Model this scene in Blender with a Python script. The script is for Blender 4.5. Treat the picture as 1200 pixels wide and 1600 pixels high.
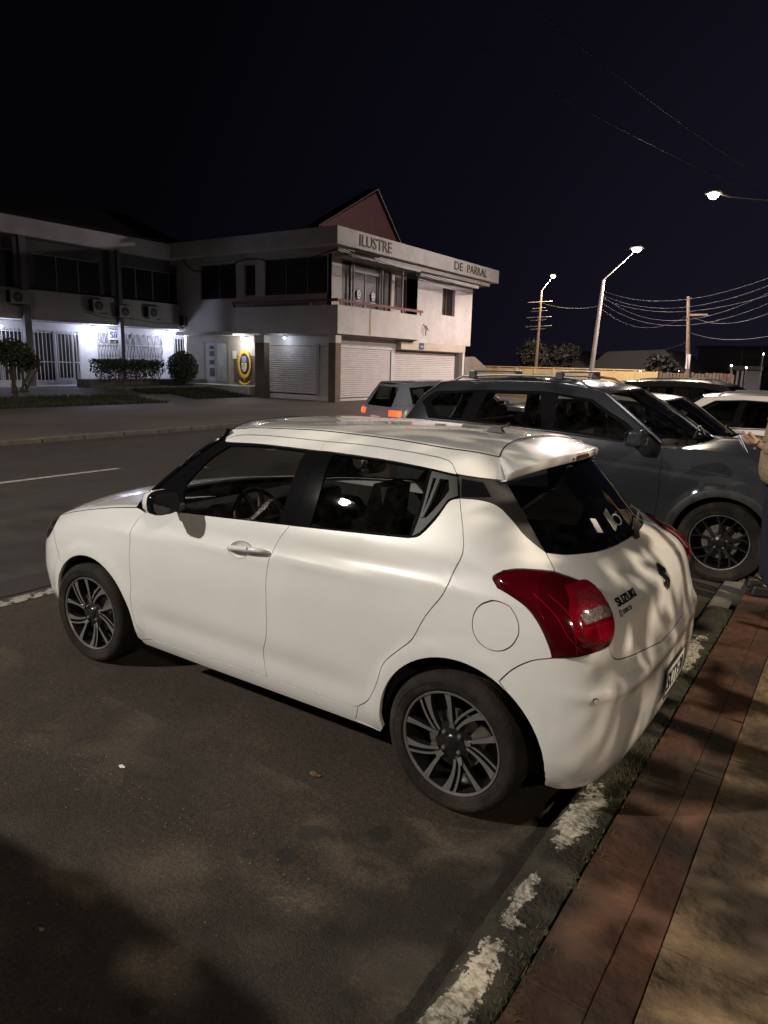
import bpy, bmesh, math, random
import numpy as np
from mathutils import Vector, Matrix
from mathutils.geometry import delaunay_2d_cdt
random.seed(7); rng = np.random.default_rng(7)
scene = bpy.context.scene
for o in list(bpy.data.objects): bpy.data.objects.remove(o)
R = math.radians
COL = scene.collection

# ---------------------------------------------------------------- camera (on the pavement, held at about 1.8 m)
CAM = Vector((-1.206, 3.156, 1.811))
yaw, pitch, roll = -.9782, -.2088, .0258
fw = Vector((math.cos(pitch)*math.cos(yaw), math.cos(pitch)*math.sin(yaw), math.sin(pitch)))
rt = Vector((math.sin(yaw), -math.cos(yaw), 0)); up = rt.cross(fw)
r2 = rt*math.cos(roll)+up*math.sin(roll); u2 = up*math.cos(roll)-rt*math.sin(roll)
cd = bpy.data.cameras.new('camera'); cam = bpy.data.objects.new('camera', cd); COL.objects.link(cam)
cam.matrix_world = Matrix(((r2.x, u2.x, -fw.x, CAM.x), (r2.y, u2.y, -fw.y, CAM.y), (r2.z, u2.z, -fw.z, CAM.z), (0, 0, 0, 1)))
cd.sensor_fit = 'HORIZONTAL'; cd.sensor_width = 36; cd.lens = 1094.5*36/1200; cd.clip_start = .05; cd.clip_end = 3000
scene.camera = cam
scene.render.resolution_x = 768; scene.render.resolution_y = 1024

# ---------------------------------------------------------------- night sky: faint town glow low over the houses to the -y / -x side
world = bpy.data.worlds.new('World'); scene.world = world; world.use_nodes = True
wn, wl = world.node_tree.nodes, world.node_tree.links
wn.clear()
wo = wn.new('ShaderNodeOutputWorld'); bg = wn.new('ShaderNodeBackground'); wl.new(bg.outputs[0], wo.inputs[0])
tc = wn.new('ShaderNodeTexCoord'); dt = wn.new('ShaderNodeVectorMath'); dt.operation = 'DOT_PRODUCT'
dt.inputs[1].default_value = Vector((-.30, -.93, -.25)).normalized()
wl.new(tc.outputs['Generated'], dt.inputs[0])
mr = wn.new('ShaderNodeMapRange'); mr.inputs[1].default_value = .25; mr.inputs[2].default_value = 1.0; wl.new(dt.outputs['Value'], mr.inputs[0])
ramp = wn.new('ShaderNodeValToRGB'); wl.new(mr.outputs[0], ramp.inputs[0])
e = ramp.color_ramp.elements; e[0].position = 0; e[0].color = (.0012, .0011, .0018, 1); e[1].position = 1; e[1].color = (.0100, .0092, .0165, 1)
m_ = ramp.color_ramp.elements.new(.5); m_.color = (.0036, .0034, .0072, 1)
wl.new(ramp.outputs[0], bg.inputs[0]); bg.inputs[1].default_value = 1.0
SKY = bg
scene.view_settings.view_transform = 'Standard'; scene.view_settings.look = 'None'
scene.view_settings.exposure = 0; scene.view_settings.gamma = 1

def lamp(name, kind, loc, power, color, size=.1, aim=None, spot=None, blend=.5):
    d = bpy.data.lights.new(name, kind); d.energy = power; d.color = color
    if kind in ('POINT', 'SPOT'): d.shadow_soft_size = size
    if kind == 'AREA': d.size = size
    if kind == 'SPOT': d.spot_size = R(spot or 120); d.spot_blend = blend
    o = bpy.data.objects.new(name, d); COL.objects.link(o); o.location = loc
    if aim is not None: o.rotation_euler = (Vector(aim)-Vector(loc)).to_track_quat('-Z', 'Y').to_euler()
    return o
WARM = (1, .80, .58)
# the street lamps' own light, plus added fill lights (the lamps' lanterns and poles are built further down, at the same places)
L1 = (9.6, 10.9, 9.3)        # lamp across the road, lights the near side of the white car
L2 = (-7.2, -.6, 7.6)        # lamp on the pavement behind the tree, dapples the tail and the paving
L3 = (9.82, -36.35, 8.0); L4 = (4.3, -25.6, 8.0); L5 = (16.1, -40.9, 7.45)
L6 = (9.0, -29.5, 9.2)  # added light to brighten the town hall front, no lantern built
L7 = (-9.0, 9.0, 8.0)        # added fill lamp, unseen behind and left of the camera, lifts the shadows
for p, w, c, sz in ((L1, 9300, (1, .93, .835), .13), (L2, 4000, (1, .84, .64), .035), (L7, 1700, (1, .84, .66), .15), (L3, 6000, (1, .80, .74), .15),
                    (L4, 3500, (1, .84, .66), .15), (L5, 2600, (1, .78, .48), .15), (L6, 2700, (1, .87, .84), .15)):
    lamp('street_or_fill_light', 'POINT' if p is L6 else 'SPOT', (p[0], p[1], p[2]-.22), w, c, sz, (p[0], p[1], 0), 168, .3)
# ---------------------------------------------------------------- car body surfaces
def smooth1(arr, sig, axis=0):
    if sig <= 0: return arr
    r = int(3*sig+1); k = np.exp(-.5*(np.arange(-r, r+1)/sig)**2); k /= k.sum()
    a = np.moveaxis(arr, axis, 0)
    p = np.concatenate([2*a[:1]-a[1:r+1][::-1], a, 2*a[-1:]-a[-r-1:-1][::-1]])
    out = sum(k[i]*p[i:i+len(a)] for i in range(2*r+1))
    return np.moveaxis(out, 0, axis)

class Shape:
    """one half of a car's side, tail and nose as a surface over (a, z); a is the way round from the tail's middle"""
    def __init__(s, T):
        s.T = T; s.dz = .012
        zt = np.array(T['z']); s.z0 = zt[0]; zf = np.arange(zt[0], zt[-1]+1e-6, s.dz); s.zf = zf
        tab = lambda k: smooth1(np.interp(zf, zt, T[k]), T.get('sz', 2.2))
        xr, xf = tab('xr'), tab('xf')
        W = [tab(k) for k in ('w0', 'w1', 'w2', 'w3')]     # half widths at the four x stations
        xs = T['xs']
        def width(x): return np.array([np.interp(x[i], xs, [w[i] for w in W]) for i in range(len(zf))])
        rear = T.get('rear', [(0, 0), (.004, .26), (.012, .53), (.034, .765), (.09, .925), (.21, .985)])
        front = T.get('front', [(.36, .975), (.2, .905), (.09, .74), (.03, .52), (.006, .26), (0, 0)])
        cx, cy = [], []
        wr = width(xr+.38); ur = smooth1(np.interp(zf, T.get('zr', (1.5, 1.6)), (0, 1)), 2)
        for (d, f), d2 in zip(rear, T.get('rear2', [0, .012, .05, .125, .205, .30])): cx.append(xr+d*(1-ur)+d2*ur); cy.append(wr*f)
        lo = xr+.38; hi = xf-.52
        n = 9
        for i in range(n):
            t = i/(n-1); x = lo*(1-t)+hi*t; cx.append(x); cy.append(width(x))
        wf = width(hi)
        for d, f in front: cx.append(xf-d); cy.append(wf*f)
        cx, cy = np.array(cx), np.array(cy)                # K x Z
        # uniform cubic b-spline along the stations, mirrored ends
        cx = np.concatenate([cx[1:2], cx, cx[-2:-1]]); cy = np.concatenate([-cy[1:2], cy, -cy[-2:-1]])
        K = len(cx); N = 420; u = np.linspace(0, K-3-1e-9, N); i = u.astype(int); t = u-i
        B = np.array([(1-t)**3, 3*t**3-6*t*t+4, -3*t**3+3*t*t+3*t+1, t**3])/6
        X = sum(B[k][:, None]*cx[i+k] for k in range(4)); Y = sum(B[k][:, None]*cy[i+k] for k in range(4))
        Z = np.repeat(zf[None], N, 0)
        iz = int((.7-zt[0])/s.dz)
        d = np.hypot(np.diff(X[:, iz]), np.diff(Y[:, iz])); a = np.concatenate([[0], np.cumsum(d)])
        s.amax = a[-1]; s.na = 400; s.da = s.amax/(s.na-1); aa = np.arange(s.na)*s.da
        X = np.array([np.interp(aa, a, X[:, j]) for j in range(len(zf))]).T
        Y = np.array([np.interp(aa, a, Y[:, j]) for j in range(len(zf))]).T
        Z = np.repeat(zf[None], s.na, 0)
        X, Y = smooth1(X, 2), smooth1(Y, 2)
        G = np.stack([X, Y, Z], 2)
        if 'extra' in T: G = T['extra'](G)
        G[0, :, 1] = 0; G[-1, :, 1] = 0
        s.G = G
        ga = np.gradient(G, axis=0); gz = np.gradient(G, axis=1)
        ga[0, :, 0] = 0; ga[-1, :, 0] = 0
        n = np.cross(gz, ga); n = -n/np.linalg.norm(n, axis=2, keepdims=True)
        n[0, :, 1] = 0; n[-1, :, 1] = 0
        mid = n[s.na//2, len(zf)//2]
        if mid[1] < 0: n = -n
        s.N = n
    def _s(s, A, a, z):
        a = np.asarray(a, float); z = np.asarray(z, float); sg = np.where(a < 0, -1., 1.)
        a = np.abs(a); sg = np.where(a > s.amax, -sg, sg); a = np.where(a > s.amax, 2*s.amax-a, a)
        fa = np.clip(a/s.da, 0, s.na-1.001); fz = np.clip((z-s.z0)/s.dz, 0, len(s.zf)-1.001)
        i = fa.astype(int); j = fz.astype(int); p = (fa-i)[..., None]; q = (fz-j)[..., None]
        v = (A[i, j]*(1-p)+A[i+1, j]*p)*(1-q)+(A[i, j+1]*(1-p)+A[i+1, j+1]*p)*q
        v = v.copy(); v[..., 1] *= sg
        return v
    def P(s, a, z): return s._s(s.G, a, z)
    def Nn(s, a, z):
        v = s._s(s.N, a, z); return v/np.linalg.norm(v, axis=-1, keepdims=True)
    def ax(s, x, z):      # a on the side where the surface has this x
        m = s.na; j = int(round(min(max((z-s.z0)/s.dz, 0), len(s.zf)-1))); c = s.G[:, j, 0]
        c = np.maximum.accumulate(c); return float(np.interp(x, c, np.arange(m)*s.da))
    def ay(s, y, z, nose=False):
        j = int(round(min(max((z-s.z0)/s.dz, 0), len(s.zf)-1))); c = s.G[:, j, 1]; k = int(np.argmax(c[:s.na//3]))
        if not nose: return float(np.interp(y, np.maximum.accumulate(c[:k+1]), np.arange(k+1)*s.da))
        k = s.na*2//3+int(np.argmax(c[s.na*2//3:])); cc = np.maximum.accumulate(c[k:][::-1]); return float(np.interp(y, cc, (np.arange(s.na)[k:][::-1])*s.da))

def hat_extra(G):
    X, Y, Z = G[..., 0], G[..., 1], G[..., 2]
    side = np.clip((X+.42)/.25, 0, 1)*np.clip((2.95-X)/.25, 0, 1)
    # shoulder crease
    zs = np.interp(X, [-.3, .2, .9, 1.6, 2.1, 2.6], [.965, .945, .915, .885, .86, .84])
    up = np.clip((Z-zs)/.07, 0, 1); dn = np.clip((zs-Z)/.10, 0, 1)
    Y = Y+side*(.010*np.exp(-np.abs(Z-zs)/.035)-.006*np.exp(-((Z-zs-.06)/.035)**2))
    # lower door hollow and sill
    Y = Y-side*.010*np.exp(-((Z-.40)/.07)**2)*np.clip((X-.3)/.3, 0, 1)*np.clip((2.1-X)/.3, 0, 1)
    # wheel arch lips
    for cx, cz, r in ((-.03, .315, .372), (2.40, .31, .365)):
        d = np.hypot(X-cx, Z-cz); f = 1/(1+np.exp((d-(r+.062))/.009))
        Y = Y+.011*f*np.clip((X+.50)/.12, 0, 1)*np.clip((3.0-X)/.15, 0, 1)*np.clip((Z-.2)/.1, 0, 1)
    # tail: bumper ledge and tailgate shelf
    r = np.clip((-.36-X)/.15, 0, 1)
    X = X-.016*r*np.exp(-((Z-.655)/.025)**2)
    return np.stack([X, Y, Z], 2)

HAT = dict(zr=(.98, 1.10), z=[.14, .20, .26, .35, .50, .65, .70, .78, .86, .92, .96, 1.0, 1.04, 1.10, 1.20, 1.30, 1.38, 1.42, 1.455, 1.50],
    xr=[-.46, -.545, -.605, -.645, -.660, -.655, -.640, -.615, -.596, -.575, -.545, -.495, -.455, -.40, -.315, -.23, -.165, -.15, -.13, -.09],
    xf=[3.05, 3.12, 3.18, 3.215, 3.235, 3.215, 3.19, 3.14, 3.06, 2.97, 2.9, 2.85, 2.8, 2.72, 2.6, 2.5, 2.4, 2.35, 2.3, 2.2],
    xs=[-.15, .8, 1.6, 2.45],
    w0=[.75, .805, .835, .855, .862, .868, .868, .867, .858, .845, .832, .818, .802, .778, .728, .672, .624, .597, .568, .50],
    w1=[.74, .79, .812, .835, .850, .858, .860, .862, .857, .850, .842, .832, .820, .793, .748, .698, .655, .627, .590, .51],
    w2=[.74, .79, .812, .835, .850, .858, .860, .860, .852, .840, .828, .815, .802, .775, .730, .678, .630, .600, .565, .49],
    w3=[.74, .79, .82, .845, .860, .862, .860, .850, .822, .78, .745, .71, .69, .66, .62, .57, .53, .50, .47, .40],
    extra=hat_extra)
TR = {'A': [(3.573, 0.981), (3.58, 0.94), (3.539, 0.895), (3.443, 0.808), (3.374, 0.657), (3.363, 0.489), (3.364, 0.367), (3.336, 0.307), (3.283, 0.266)],
      'B': [(3.283, 0.266), (2.941, 0.274), (2.643, 0.286), (2.384, 0.293)],
      'B2': [(2.384, 0.293), (2.124, 0.297), (1.882, 0.305), (1.825, 0.319)],
      'C': [(2.315, 1.075), (2.393, 0.975), (2.393, 0.888), (2.363, 0.733), (2.362, 0.537), (2.399, 0.417), (2.384, 0.293)],
      'D': [(1.825, 0.319), (1.771, 0.373), (1.726, 0.464), (1.689, 0.578), (1.609, 0.661), (1.538, 0.725), (1.445, 0.863), (1.299, 0.996), (1.152, 1.093), (1.095, 1.157), (1.023, 1.267), (0.969, 1.348), (1.0, 1.413), (1.107, 1.43)],
      'E': [(1.107, 1.43), (1.358, 1.439), (1.812, 1.448), (2.276, 1.447)],
      'E2': [(2.276, 1.447), (2.732, 1.446), (3.058, 1.443), (3.321, 1.432), (3.437, 1.407)],
      'F': [(0.7, 1.44), (0.854, 1.46), (1.052, 1.467), (1.628, 1.482), (2.437, 1.488), (2.999, 1.479), (3.288, 1.473)],
      'G': [(0.715, 1.438), (0.719, 1.397), (0.713, 1.36)],
      'topF': [(3.417, 1.401), (3.352, 1.394), (2.935, 1.404), (2.367, 1.405), (2.249, 1.405)],
      'topR': [(2.249, 1.405), (2.125, 1.406), (1.605, 1.399), (1.206, 1.385), (0.974, 1.372)],
      'beltF': [(2.315, 1.075), (2.719, 1.056), (3.226, 1.029), (3.463, 1.012), (3.572, 0.996)],
      'beltR': [(2.315, 1.075), (1.825, 1.097), (1.477, 1.113)],
      'quart': [(1.477, 1.113), (1.398, 1.13), (1.259, 1.197), (1.111, 1.27), (1.005, 1.288)],
      'trimtop': [(0.955, 1.373), (0.835, 1.365), (0.716, 1.355)],
      'trimlow': [(1.005, 1.288), (0.877, 1.287), (0.802, 1.267), (0.762, 1.213), (0.74, 1.168), (0.687, 1.108)],
      'glassL': [(0.708, 1.353), (0.691, 1.237), (0.685, 1.11)],
      'tgseam': [(0.687, 1.108), (0.702, 1.081), (0.727, 1.054)],
      'lightIn': [(0.727, 1.054), (0.658, 1.023), (0.642, 1.002), (0.661, 0.968), (0.658, 0.916), (0.647, 0.876), (0.667, 0.842), (0.699, 0.82)],
      'lightBot': [(0.699, 0.82), (0.782, 0.811), (0.867, 0.796), (0.936, 0.786)],
      'lightOut': [(0.936, 0.786), (0.942, 0.826), (0.966, 0.895), (0.995, 0.952), (1.031, 0.979), (1.07, 0.995)],
      'lightTip': [(1.07, 0.995), (1.056, 1.026), (0.96, 1.054)],
      'lightTop': [(0.96, 1.054), (0.873, 1.064), (0.795, 1.062), (0.727, 1.054)],
      'tglow': [(0.699, 0.82), (0.693, 0.791), (0.666, 0.766), (0.57, 0.75), (0.444, 0.735)],
      'bseam': [(0.936, 0.786), (1.018, 0.76), (1.104, 0.708), (1.174, 0.641)],
      'lampIn': [(0.777, 1.01), (0.669, 1.018), (0.64, 1.002), (0.653, 0.961), (0.661, 0.908), (0.675, 0.875), (0.713, 0.845), (0.778, 0.841), (0.821, 0.845), (0.847, 0.88), (0.844, 0.947)],
      'lampDark': [(0.852, 1.028), (0.793, 1.042), (0.746, 1.031), (0.797, 1.0), (0.855, 0.927), (0.849, 0.865), (0.83, 0.836), (0.781, 0.826), (0.8, 0.813), (0.88, 0.805), (0.924, 0.814), (0.943, 0.892), (0.925, 0.973)],
      'lensClear': [(0.816, 0.934), (0.758, 0.945), (0.69, 0.946), (0.672, 0.919), (0.736, 0.916), (0.808, 0.906)],
      'lensRed': [(0.801, 0.983), (0.724, 0.995), (0.669, 0.991), (0.687, 0.954), (0.811, 0.942)],
      'paneF': [(3.299, 1.377), (2.907, 1.393), (2.404, 1.394)],
      'paneF2': [(2.404, 1.394), (2.414, 1.08)],
      'paneF3': [(2.414, 1.08), (2.727, 1.064), (3.223, 1.036)],
      'paneF4': [(3.223, 1.036), (3.398, 1.137), (3.42, 1.206), (3.377, 1.311), (3.299, 1.377)],
      'paneR': [(2.107, 1.397), (1.601, 1.39), (1.21, 1.378)],
      'paneR2': [(1.21, 1.378), (1.465, 1.124)],
      'paneR3': [(1.465, 1.124), (1.814, 1.106), (2.167, 1.09)],
      'paneR4': [(2.167, 1.09), (2.107, 1.397)],
      'qtr': [(1.177, 1.377), (0.968, 1.364), (1.015, 1.294), (1.112, 1.276), (1.265, 1.202), (1.397, 1.137), (1.452, 1.12), (1.177, 1.377)],
      'hrec': [(1.178, 1.35), (1.049, 1.349), (1.073, 1.312), (1.32, 1.2), (1.358, 1.195), (1.178, 1.35)],
      'bpl': [(2.249, 1.405), (2.315, 1.075)],
      'handle': [(2.697, 0.915), (2.646, 0.945), (2.442, 0.945), (2.432, 0.929), (2.558, 0.909)],
      'cup': [(2.706, 0.913), (2.696, 0.944), (2.643, 0.958), (2.578, 0.952), (2.542, 0.93), (2.552, 0.9), (2.602, 0.88), (2.656, 0.892)],
      'inset': [(0.939, 1.359), (0.827, 1.349), (0.816, 1.299), (0.906, 1.297), (0.991, 1.293)],
      'fuel': [(1.251, 0.838), (1.042, 0.879), (1.116, 0.946), (1.156, 0.77)],
      'sensor': [(0.819, 0.655)],
      'logo': [(-0.085, 0.92)],
      'suz': [(0.587, 0.96), (0.392, 0.94), (0.562, 0.975), (0.364, 0.958)],
      'der': [(0.599, 0.948), (0.477, 0.935)],
      'plate': [(0.532, 0.655), (0.42, 0.53), (0.013, 0.575), (-0.069, 0.442)],
      'glbot': [(0.687, 1.108), (0.611, 1.095), (0.5, 1.087), (0.328, 1.079)]}
# ---------------------------------------------------------------- materials
MATS = {}
def mat(name, base=(.5, .5, .5), rough=.6, metal=0, spec=.5, coat=0, emit=None, es=0, noise=None, bump=None, coat_rough=.05, mix=None):
    """principled material; noise=(scale, amount) mottles the base colour, bump=(scale, strength), mix=(scale, colour, lo, hi) patches of a second colour"""
    if name in MATS: return MATS[name]
    m = bpy.data.materials.new(name); m.use_nodes = True; nt = m.node_tree; b = nt.nodes['Principled BSDF']
    b.inputs['Base Color'].default_value = (*base, 1); b.inputs['Roughness'].default_value = rough
    b.inputs['Metallic'].default_value = metal; b.inputs['Specular IOR Level'].default_value = spec
    b.inputs['Coat Weight'].default_value = coat; b.inputs['Coat Roughness'].default_value = coat_rough
    if emit: b.inputs['Emission Color'].default_value = (*emit, 1); b.inputs['Emission Strength'].default_value = es
    N, L = nt.nodes, nt.links
    if noise or bump or mix:
        t = N.new('ShaderNodeTexCoord'); cur = None
        if noise:
            n = N.new('ShaderNodeTexNoise'); n.inputs['Scale'].default_value = noise[0]; n.inputs['Detail'].default_value = 8
            n.inputs['Roughness'].default_value = .65; L.new(t.outputs['Object'], n.inputs['Vector'])
            h = N.new('ShaderNodeMapRange'); h.inputs[1].default_value = .3; h.inputs[2].default_value = .7
            h.inputs[3].default_value = 1-noise[1]; h.inputs[4].default_value = 1+noise[1]; L.new(n.outputs['Fac'], h.inputs[0])
            v = N.new('ShaderNodeVectorMath'); v.operation = 'SCALE'; v.inputs[0].default_value = base; L.new(h.outputs[0], v.inputs['Scale'])
            cur = v.outputs[0]
        if mix:
            n = N.new('ShaderNodeTexNoise'); n.inputs['Scale'].default_value = mix[0]; n.inputs['Detail'].default_value = 10; L.new(t.outputs['Object'], n.inputs['Vector'])
            h = N.new('ShaderNodeMapRange'); h.inputs[1].default_value = mix[2]; h.inputs[2].default_value = mix[3]; L.new(n.outputs['Fac'], h.inputs[0])
            x = N.new('ShaderNodeMix'); x.data_type = 'RGBA'; L.new(h.outputs[0], x.inputs[0])
            if cur: L.new(cur, x.inputs[6])
            else: x.inputs[6].default_value = (*base, 1)
            x.inputs[7].default_value = (*mix[1], 1); cur = x.outputs[2]
        if cur: L.new(cur, b.inputs['Base Color'])
        if bump:
            n = N.new('ShaderNodeTexNoise'); n.inputs['Scale'].default_value = bump[0]; n.inputs['Detail'].default_value = 6; L.new(t.outputs['Object'], n.inputs['Vector'])
            u = N.new('ShaderNodeBump'); u.inputs['Strength'].default_value = bump[1]; u.inputs['Distance'].default_value = .02
            L.new(n.outputs['Fac'], u.inputs['Height']); L.new(u.outputs[0], b.inputs['Normal'])
    MATS[name] = m; return m
def glass_mat(name, tint=(.2, .22, .22), gloss=.06, rough=.01, streak=0):
    if name in MATS: return MATS[name]
    m = bpy.data.materials.new(name); m.use_nodes = True; nt = m.node_tree; N, L = nt.nodes, nt.links; N.clear()
    o = N.new('ShaderNodeOutputMaterial'); t = N.new('ShaderNodeBsdfTransparent'); t.inputs[0].default_value = (*tint, 1)
    g = N.new('ShaderNodeBsdfGlossy'); g.inputs['Roughness'].default_value = rough; ge = N.new('ShaderNodeNewGeometry'); dt_ = N.new('ShaderNodeVectorMath'); dt_.operation = 'DOT_PRODUCT'; L.new(ge.outputs['Normal'], dt_.inputs[0]); L.new(ge.outputs['Incoming'], dt_.inputs[1])
    def mm(op, a, b_=None, c_=None):
        q = N.new('ShaderNodeMath'); q.operation = op
        for i, k in enumerate((a, b_, c_)):
            if k is None: continue
            if isinstance(k, (int, float)): q.inputs[i].default_value = k
            else: L.new(k, q.inputs[i])
        return q.outputs[0]
    f_ = mm('MULTIPLY_ADD', mm('POWER', mm('SUBTRACT', 1.0, mm('ABSOLUTE', dt_.outputs['Value'])), 5.0), .93, .07)
    mx = N.new('ShaderNodeMixShader'); L.new(f_, mx.inputs[0]); L.new(t.outputs[0], mx.inputs[1]); L.new(g.outputs[0], mx.inputs[2])
    last = mx
    if streak:     # dried dust and wipe marks on the pane
        c = N.new('ShaderNodeTexCoord'); n = N.new('ShaderNodeTexNoise'); n.inputs['Scale'].default_value = 9; n.inputs['Detail'].default_value = 9
        n.inputs['Roughness'].default_value = .75; L.new(c.outputs['Object'], n.inputs['Vector'])
        h = N.new('ShaderNodeMapRange'); h.inputs[1].default_value = .45; h.inputs[2].default_value = .85; h.inputs[3].default_value = 0; h.inputs[4].default_value = streak
        L.new(n.outputs['Fac'], h.inputs[0]); d = N.new('ShaderNodeBsdfDiffuse'); d.inputs[0].default_value = (.45, .42, .38, 1)
        m2 = N.new('ShaderNodeMixShader'); L.new(h.outputs[0], m2.inputs[0]); L.new(mx.outputs[0], m2.inputs[1]); L.new(d.outputs[0], m2.inputs[2]); last = m2
    L.new(last.outputs[0], o.inputs[0]); MATS[name] = m; return m
def emis(name, col, s): return mat(name, base=col, emit=col, es=s, rough=.5)

# ---------------------------------------------------------------- object helpers
def link(name, me, parent=None):
    o = bpy.data.objects.new(name, me); COL.objects.link(o)
    if parent is not None: o.parent = parent
    return o
def tag(o, label=None, cat=None, group=None, kind=None):
    if label: o['label'] = label
    if cat: o['category'] = cat
    if group: o['group'] = group
    if kind: o['kind'] = kind
    return o
def empty(name, loc=(0, 0, 0), rz=0, parent=None):
    o = link(name, None, parent); o.location = loc; o.rotation_euler = (0, 0, rz); o.empty_display_size = .2; return o
def copy_tree(o, parent=None):
    c = o.copy(); COL.objects.link(c); c.parent = parent
    for ch in [x for x in bpy.data.objects if x.parent == o]: copy_tree(ch, c)
    return c
class MB:
    def __init__(s): s.v = []; s.f = []; s.m = []; s.mi = 0
    def add(s, vs, fs):
        k = len(s.v); s.v += [tuple(map(float, p)) for p in vs]; s.f += [tuple(i+k for i in f) for f in fs]; s.m += [s.mi]*len(fs)
    def box(s, x0, x1, y0, y1, z0, z1):
        s.obox(((x0+x1)/2, (y0+y1)/2, (z0+z1)/2), (abs(x1-x0)/2, 0, 0), (0, abs(y1-y0)/2, 0), (0, 0, abs(z1-z0)/2)); return s
    def obox(s, c, a, b, d, taper=1):
        c, a, b, d = map(Vector, (c, a, b, d)); vs = []
        for k in (-1, 1):
            t = taper if k > 0 else 1
            for i, j in ((-1, -1), (1, -1), (1, 1), (-1, 1)): vs.append(c+a*i*t+b*j*t+d*k)
        s.add(vs, [(0, 3, 2, 1), (4, 5, 6, 7), (0, 1, 5, 4), (1, 2, 6, 5), (2, 3, 7, 6), (3, 0, 4, 7)]); return s
    def bar(s, p, q, w, h=None, upv=(0, 0, 1)):
        p, q = Vector(p), Vector(q); d = (q-p); u = Vector(upv)
        if abs(d.normalized().dot(u)) > .99: u = Vector((1, 0, 0))
        a = d.cross(u).normalized()*w/2; b = a.cross(d).normalized()*(h or w)/2
        return s.obox((p+q)/2, a, b, d/2)
    def tube(s, pts, r, n=8, caps=True):
        pts = [Vector(p) for p in pts]; k = len(pts); rr = r if hasattr(r, '__len__') else [r]*k; vs = []; fs = []; pa = None
        for i, p in enumerate(pts):
            d = (pts[min(i+1, k-1)]-pts[max(i-1, 0)]).normalized()
            a = pa-d*pa.dot(d) if pa is not None and (pa-d*pa.dot(d)).length > 1e-4 else d.cross(Vector((0, 0, 1)) if abs(d.z) < .9 else Vector((1, 0, 0)))
            a.normalize(); b = d.cross(a); pa = a
            for j in range(n): t = 2*math.pi*j/n; vs.append(p+(a*math.cos(t)+b*math.sin(t))*rr[i])
        for i in range(k-1):
            for j in range(n): fs.append((i*n+j, i*n+(j+1) % n, (i+1)*n+(j+1) % n, (i+1)*n+j))
        if caps: fs += [tuple(range(n))[::-1], tuple(range((k-1)*n, k*n))]
        s.add(vs, fs); return s
    def lathe(s, prof, c, ax='z', n=32, cap=False):
        """prof: (r, h) pairs; spins about the axis through c"""
        vs = []; fs = []
        for r, h in prof:
            for j in range(n):
                t = 2*math.pi*j/n; a, b = r*math.cos(t), r*math.sin(t)
                vs.append({'z': (c[0]+a, c[1]+b, c[2]+h), 'y': (c[0]+a, c[1]+h, c[2]+b), 'x': (c[0]+h, c[1]+a, c[2]+b)}[ax])
        m = len(prof)
        for i in range(m-1):
            for j in range(n): fs.append((i*n+j, i*n+(j+1) % n, (i+1)*n+(j+1) % n, (i+1)*n+j))
        if cap: fs += [tuple(range(n))[::-1], tuple(range((m-1)*n, m*n))]
        s.add(vs, fs); return s
    def prism(s, poly, f, d):
        """poly 2d -> f(u, v) 3d, extruded by vector d"""
        n = len(poly); d = Vector(d); a = [Vector(f(*p)) for p in poly]
        s.add(a+[p+d for p in a], [tuple(range(n))[::-1], tuple(range(n, 2*n))]+[(i, (i+1) % n, n+(i+1) % n, n+i) for i in range(n)]); return s
    def grid(s, pts):
        m, n = len(pts), len(pts[0])
        s.add([p for r in pts for p in r], [(i*n+j, i*n+j+1, (i+1)*n+j+1, (i+1)*n+j) for i in range(m-1) for j in range(n-1)]); return s
    def build(s, name, m, parent=None, smooth=False, bevel=0, seg=2, fixn=True):
        me = bpy.data.meshes.new(name); me.from_pydata(s.v, [], s.f)
        for q in (m if isinstance(m, (list, tuple)) else [m]): me.materials.append(q)
        if isinstance(m, (list, tuple)): me.polygons.foreach_set('material_index', s.m)
        if fixn:
            b = bmesh.new(); b.from_mesh(me); bmesh.ops.recalc_face_normals(b, faces=b.faces); b.to_mesh(me); b.free()
        if smooth:
            me.polygons.foreach_set('use_smooth', [True]*len(me.polygons)); me.set_sharp_from_angle(angle=R(smooth if smooth > 1 else 40))
        o = link(name, me, parent)
        if bevel:
            md = o.modifiers.new('bevel', 'BEVEL'); md.width = bevel; md.segments = seg; md.limit_method = 'ANGLE'; md.angle_limit = R(40)
        return o

# ---------------------------------------------------------------- panels cut from a car surface
def catmull(pts, n=5):
    if len(pts) < 3: return list(pts)
    P = [np.array(p, float) for p in pts]; P = [2*P[0]-P[1]]+P+[2*P[-1]-P[-2]]; out = []
    for i in range(1, len(P)-2):
        for k in range(n):
            t = k/n; a, b, c, d = P[i-1:i+3]
            out.append(.5*((2*b)+(c-a)*t+(2*a-5*b+4*c-d)*t*t+(3*b-a-3*c+d)*t**3))
    out.append(P[-2]); return out
def chain(*cs):
    out = []
    for c in cs:
        for p in c:
            p = np.array(p, float)
            if not out or np.hypot(*(p-out[-1])) > .004: out.append(p)
    if np.hypot(*(out[0]-out[-1])) < .004: out.pop()
    return out
def densify(poly, step):
    out = []
    for i, p in enumerate(poly):
        q = poly[(i+1) % len(poly)]; n = max(1, int(math.ceil(np.hypot(*(q-p))/step)))
        for k in range(n): out.append(p+(q-p)*k/n)
    return out
def area2(p): p = np.array(p); q = np.roll(p, -1, 0); return float((p[:, 0]*q[:, 1]-q[:, 0]*p[:, 1]).sum()/2)
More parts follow.
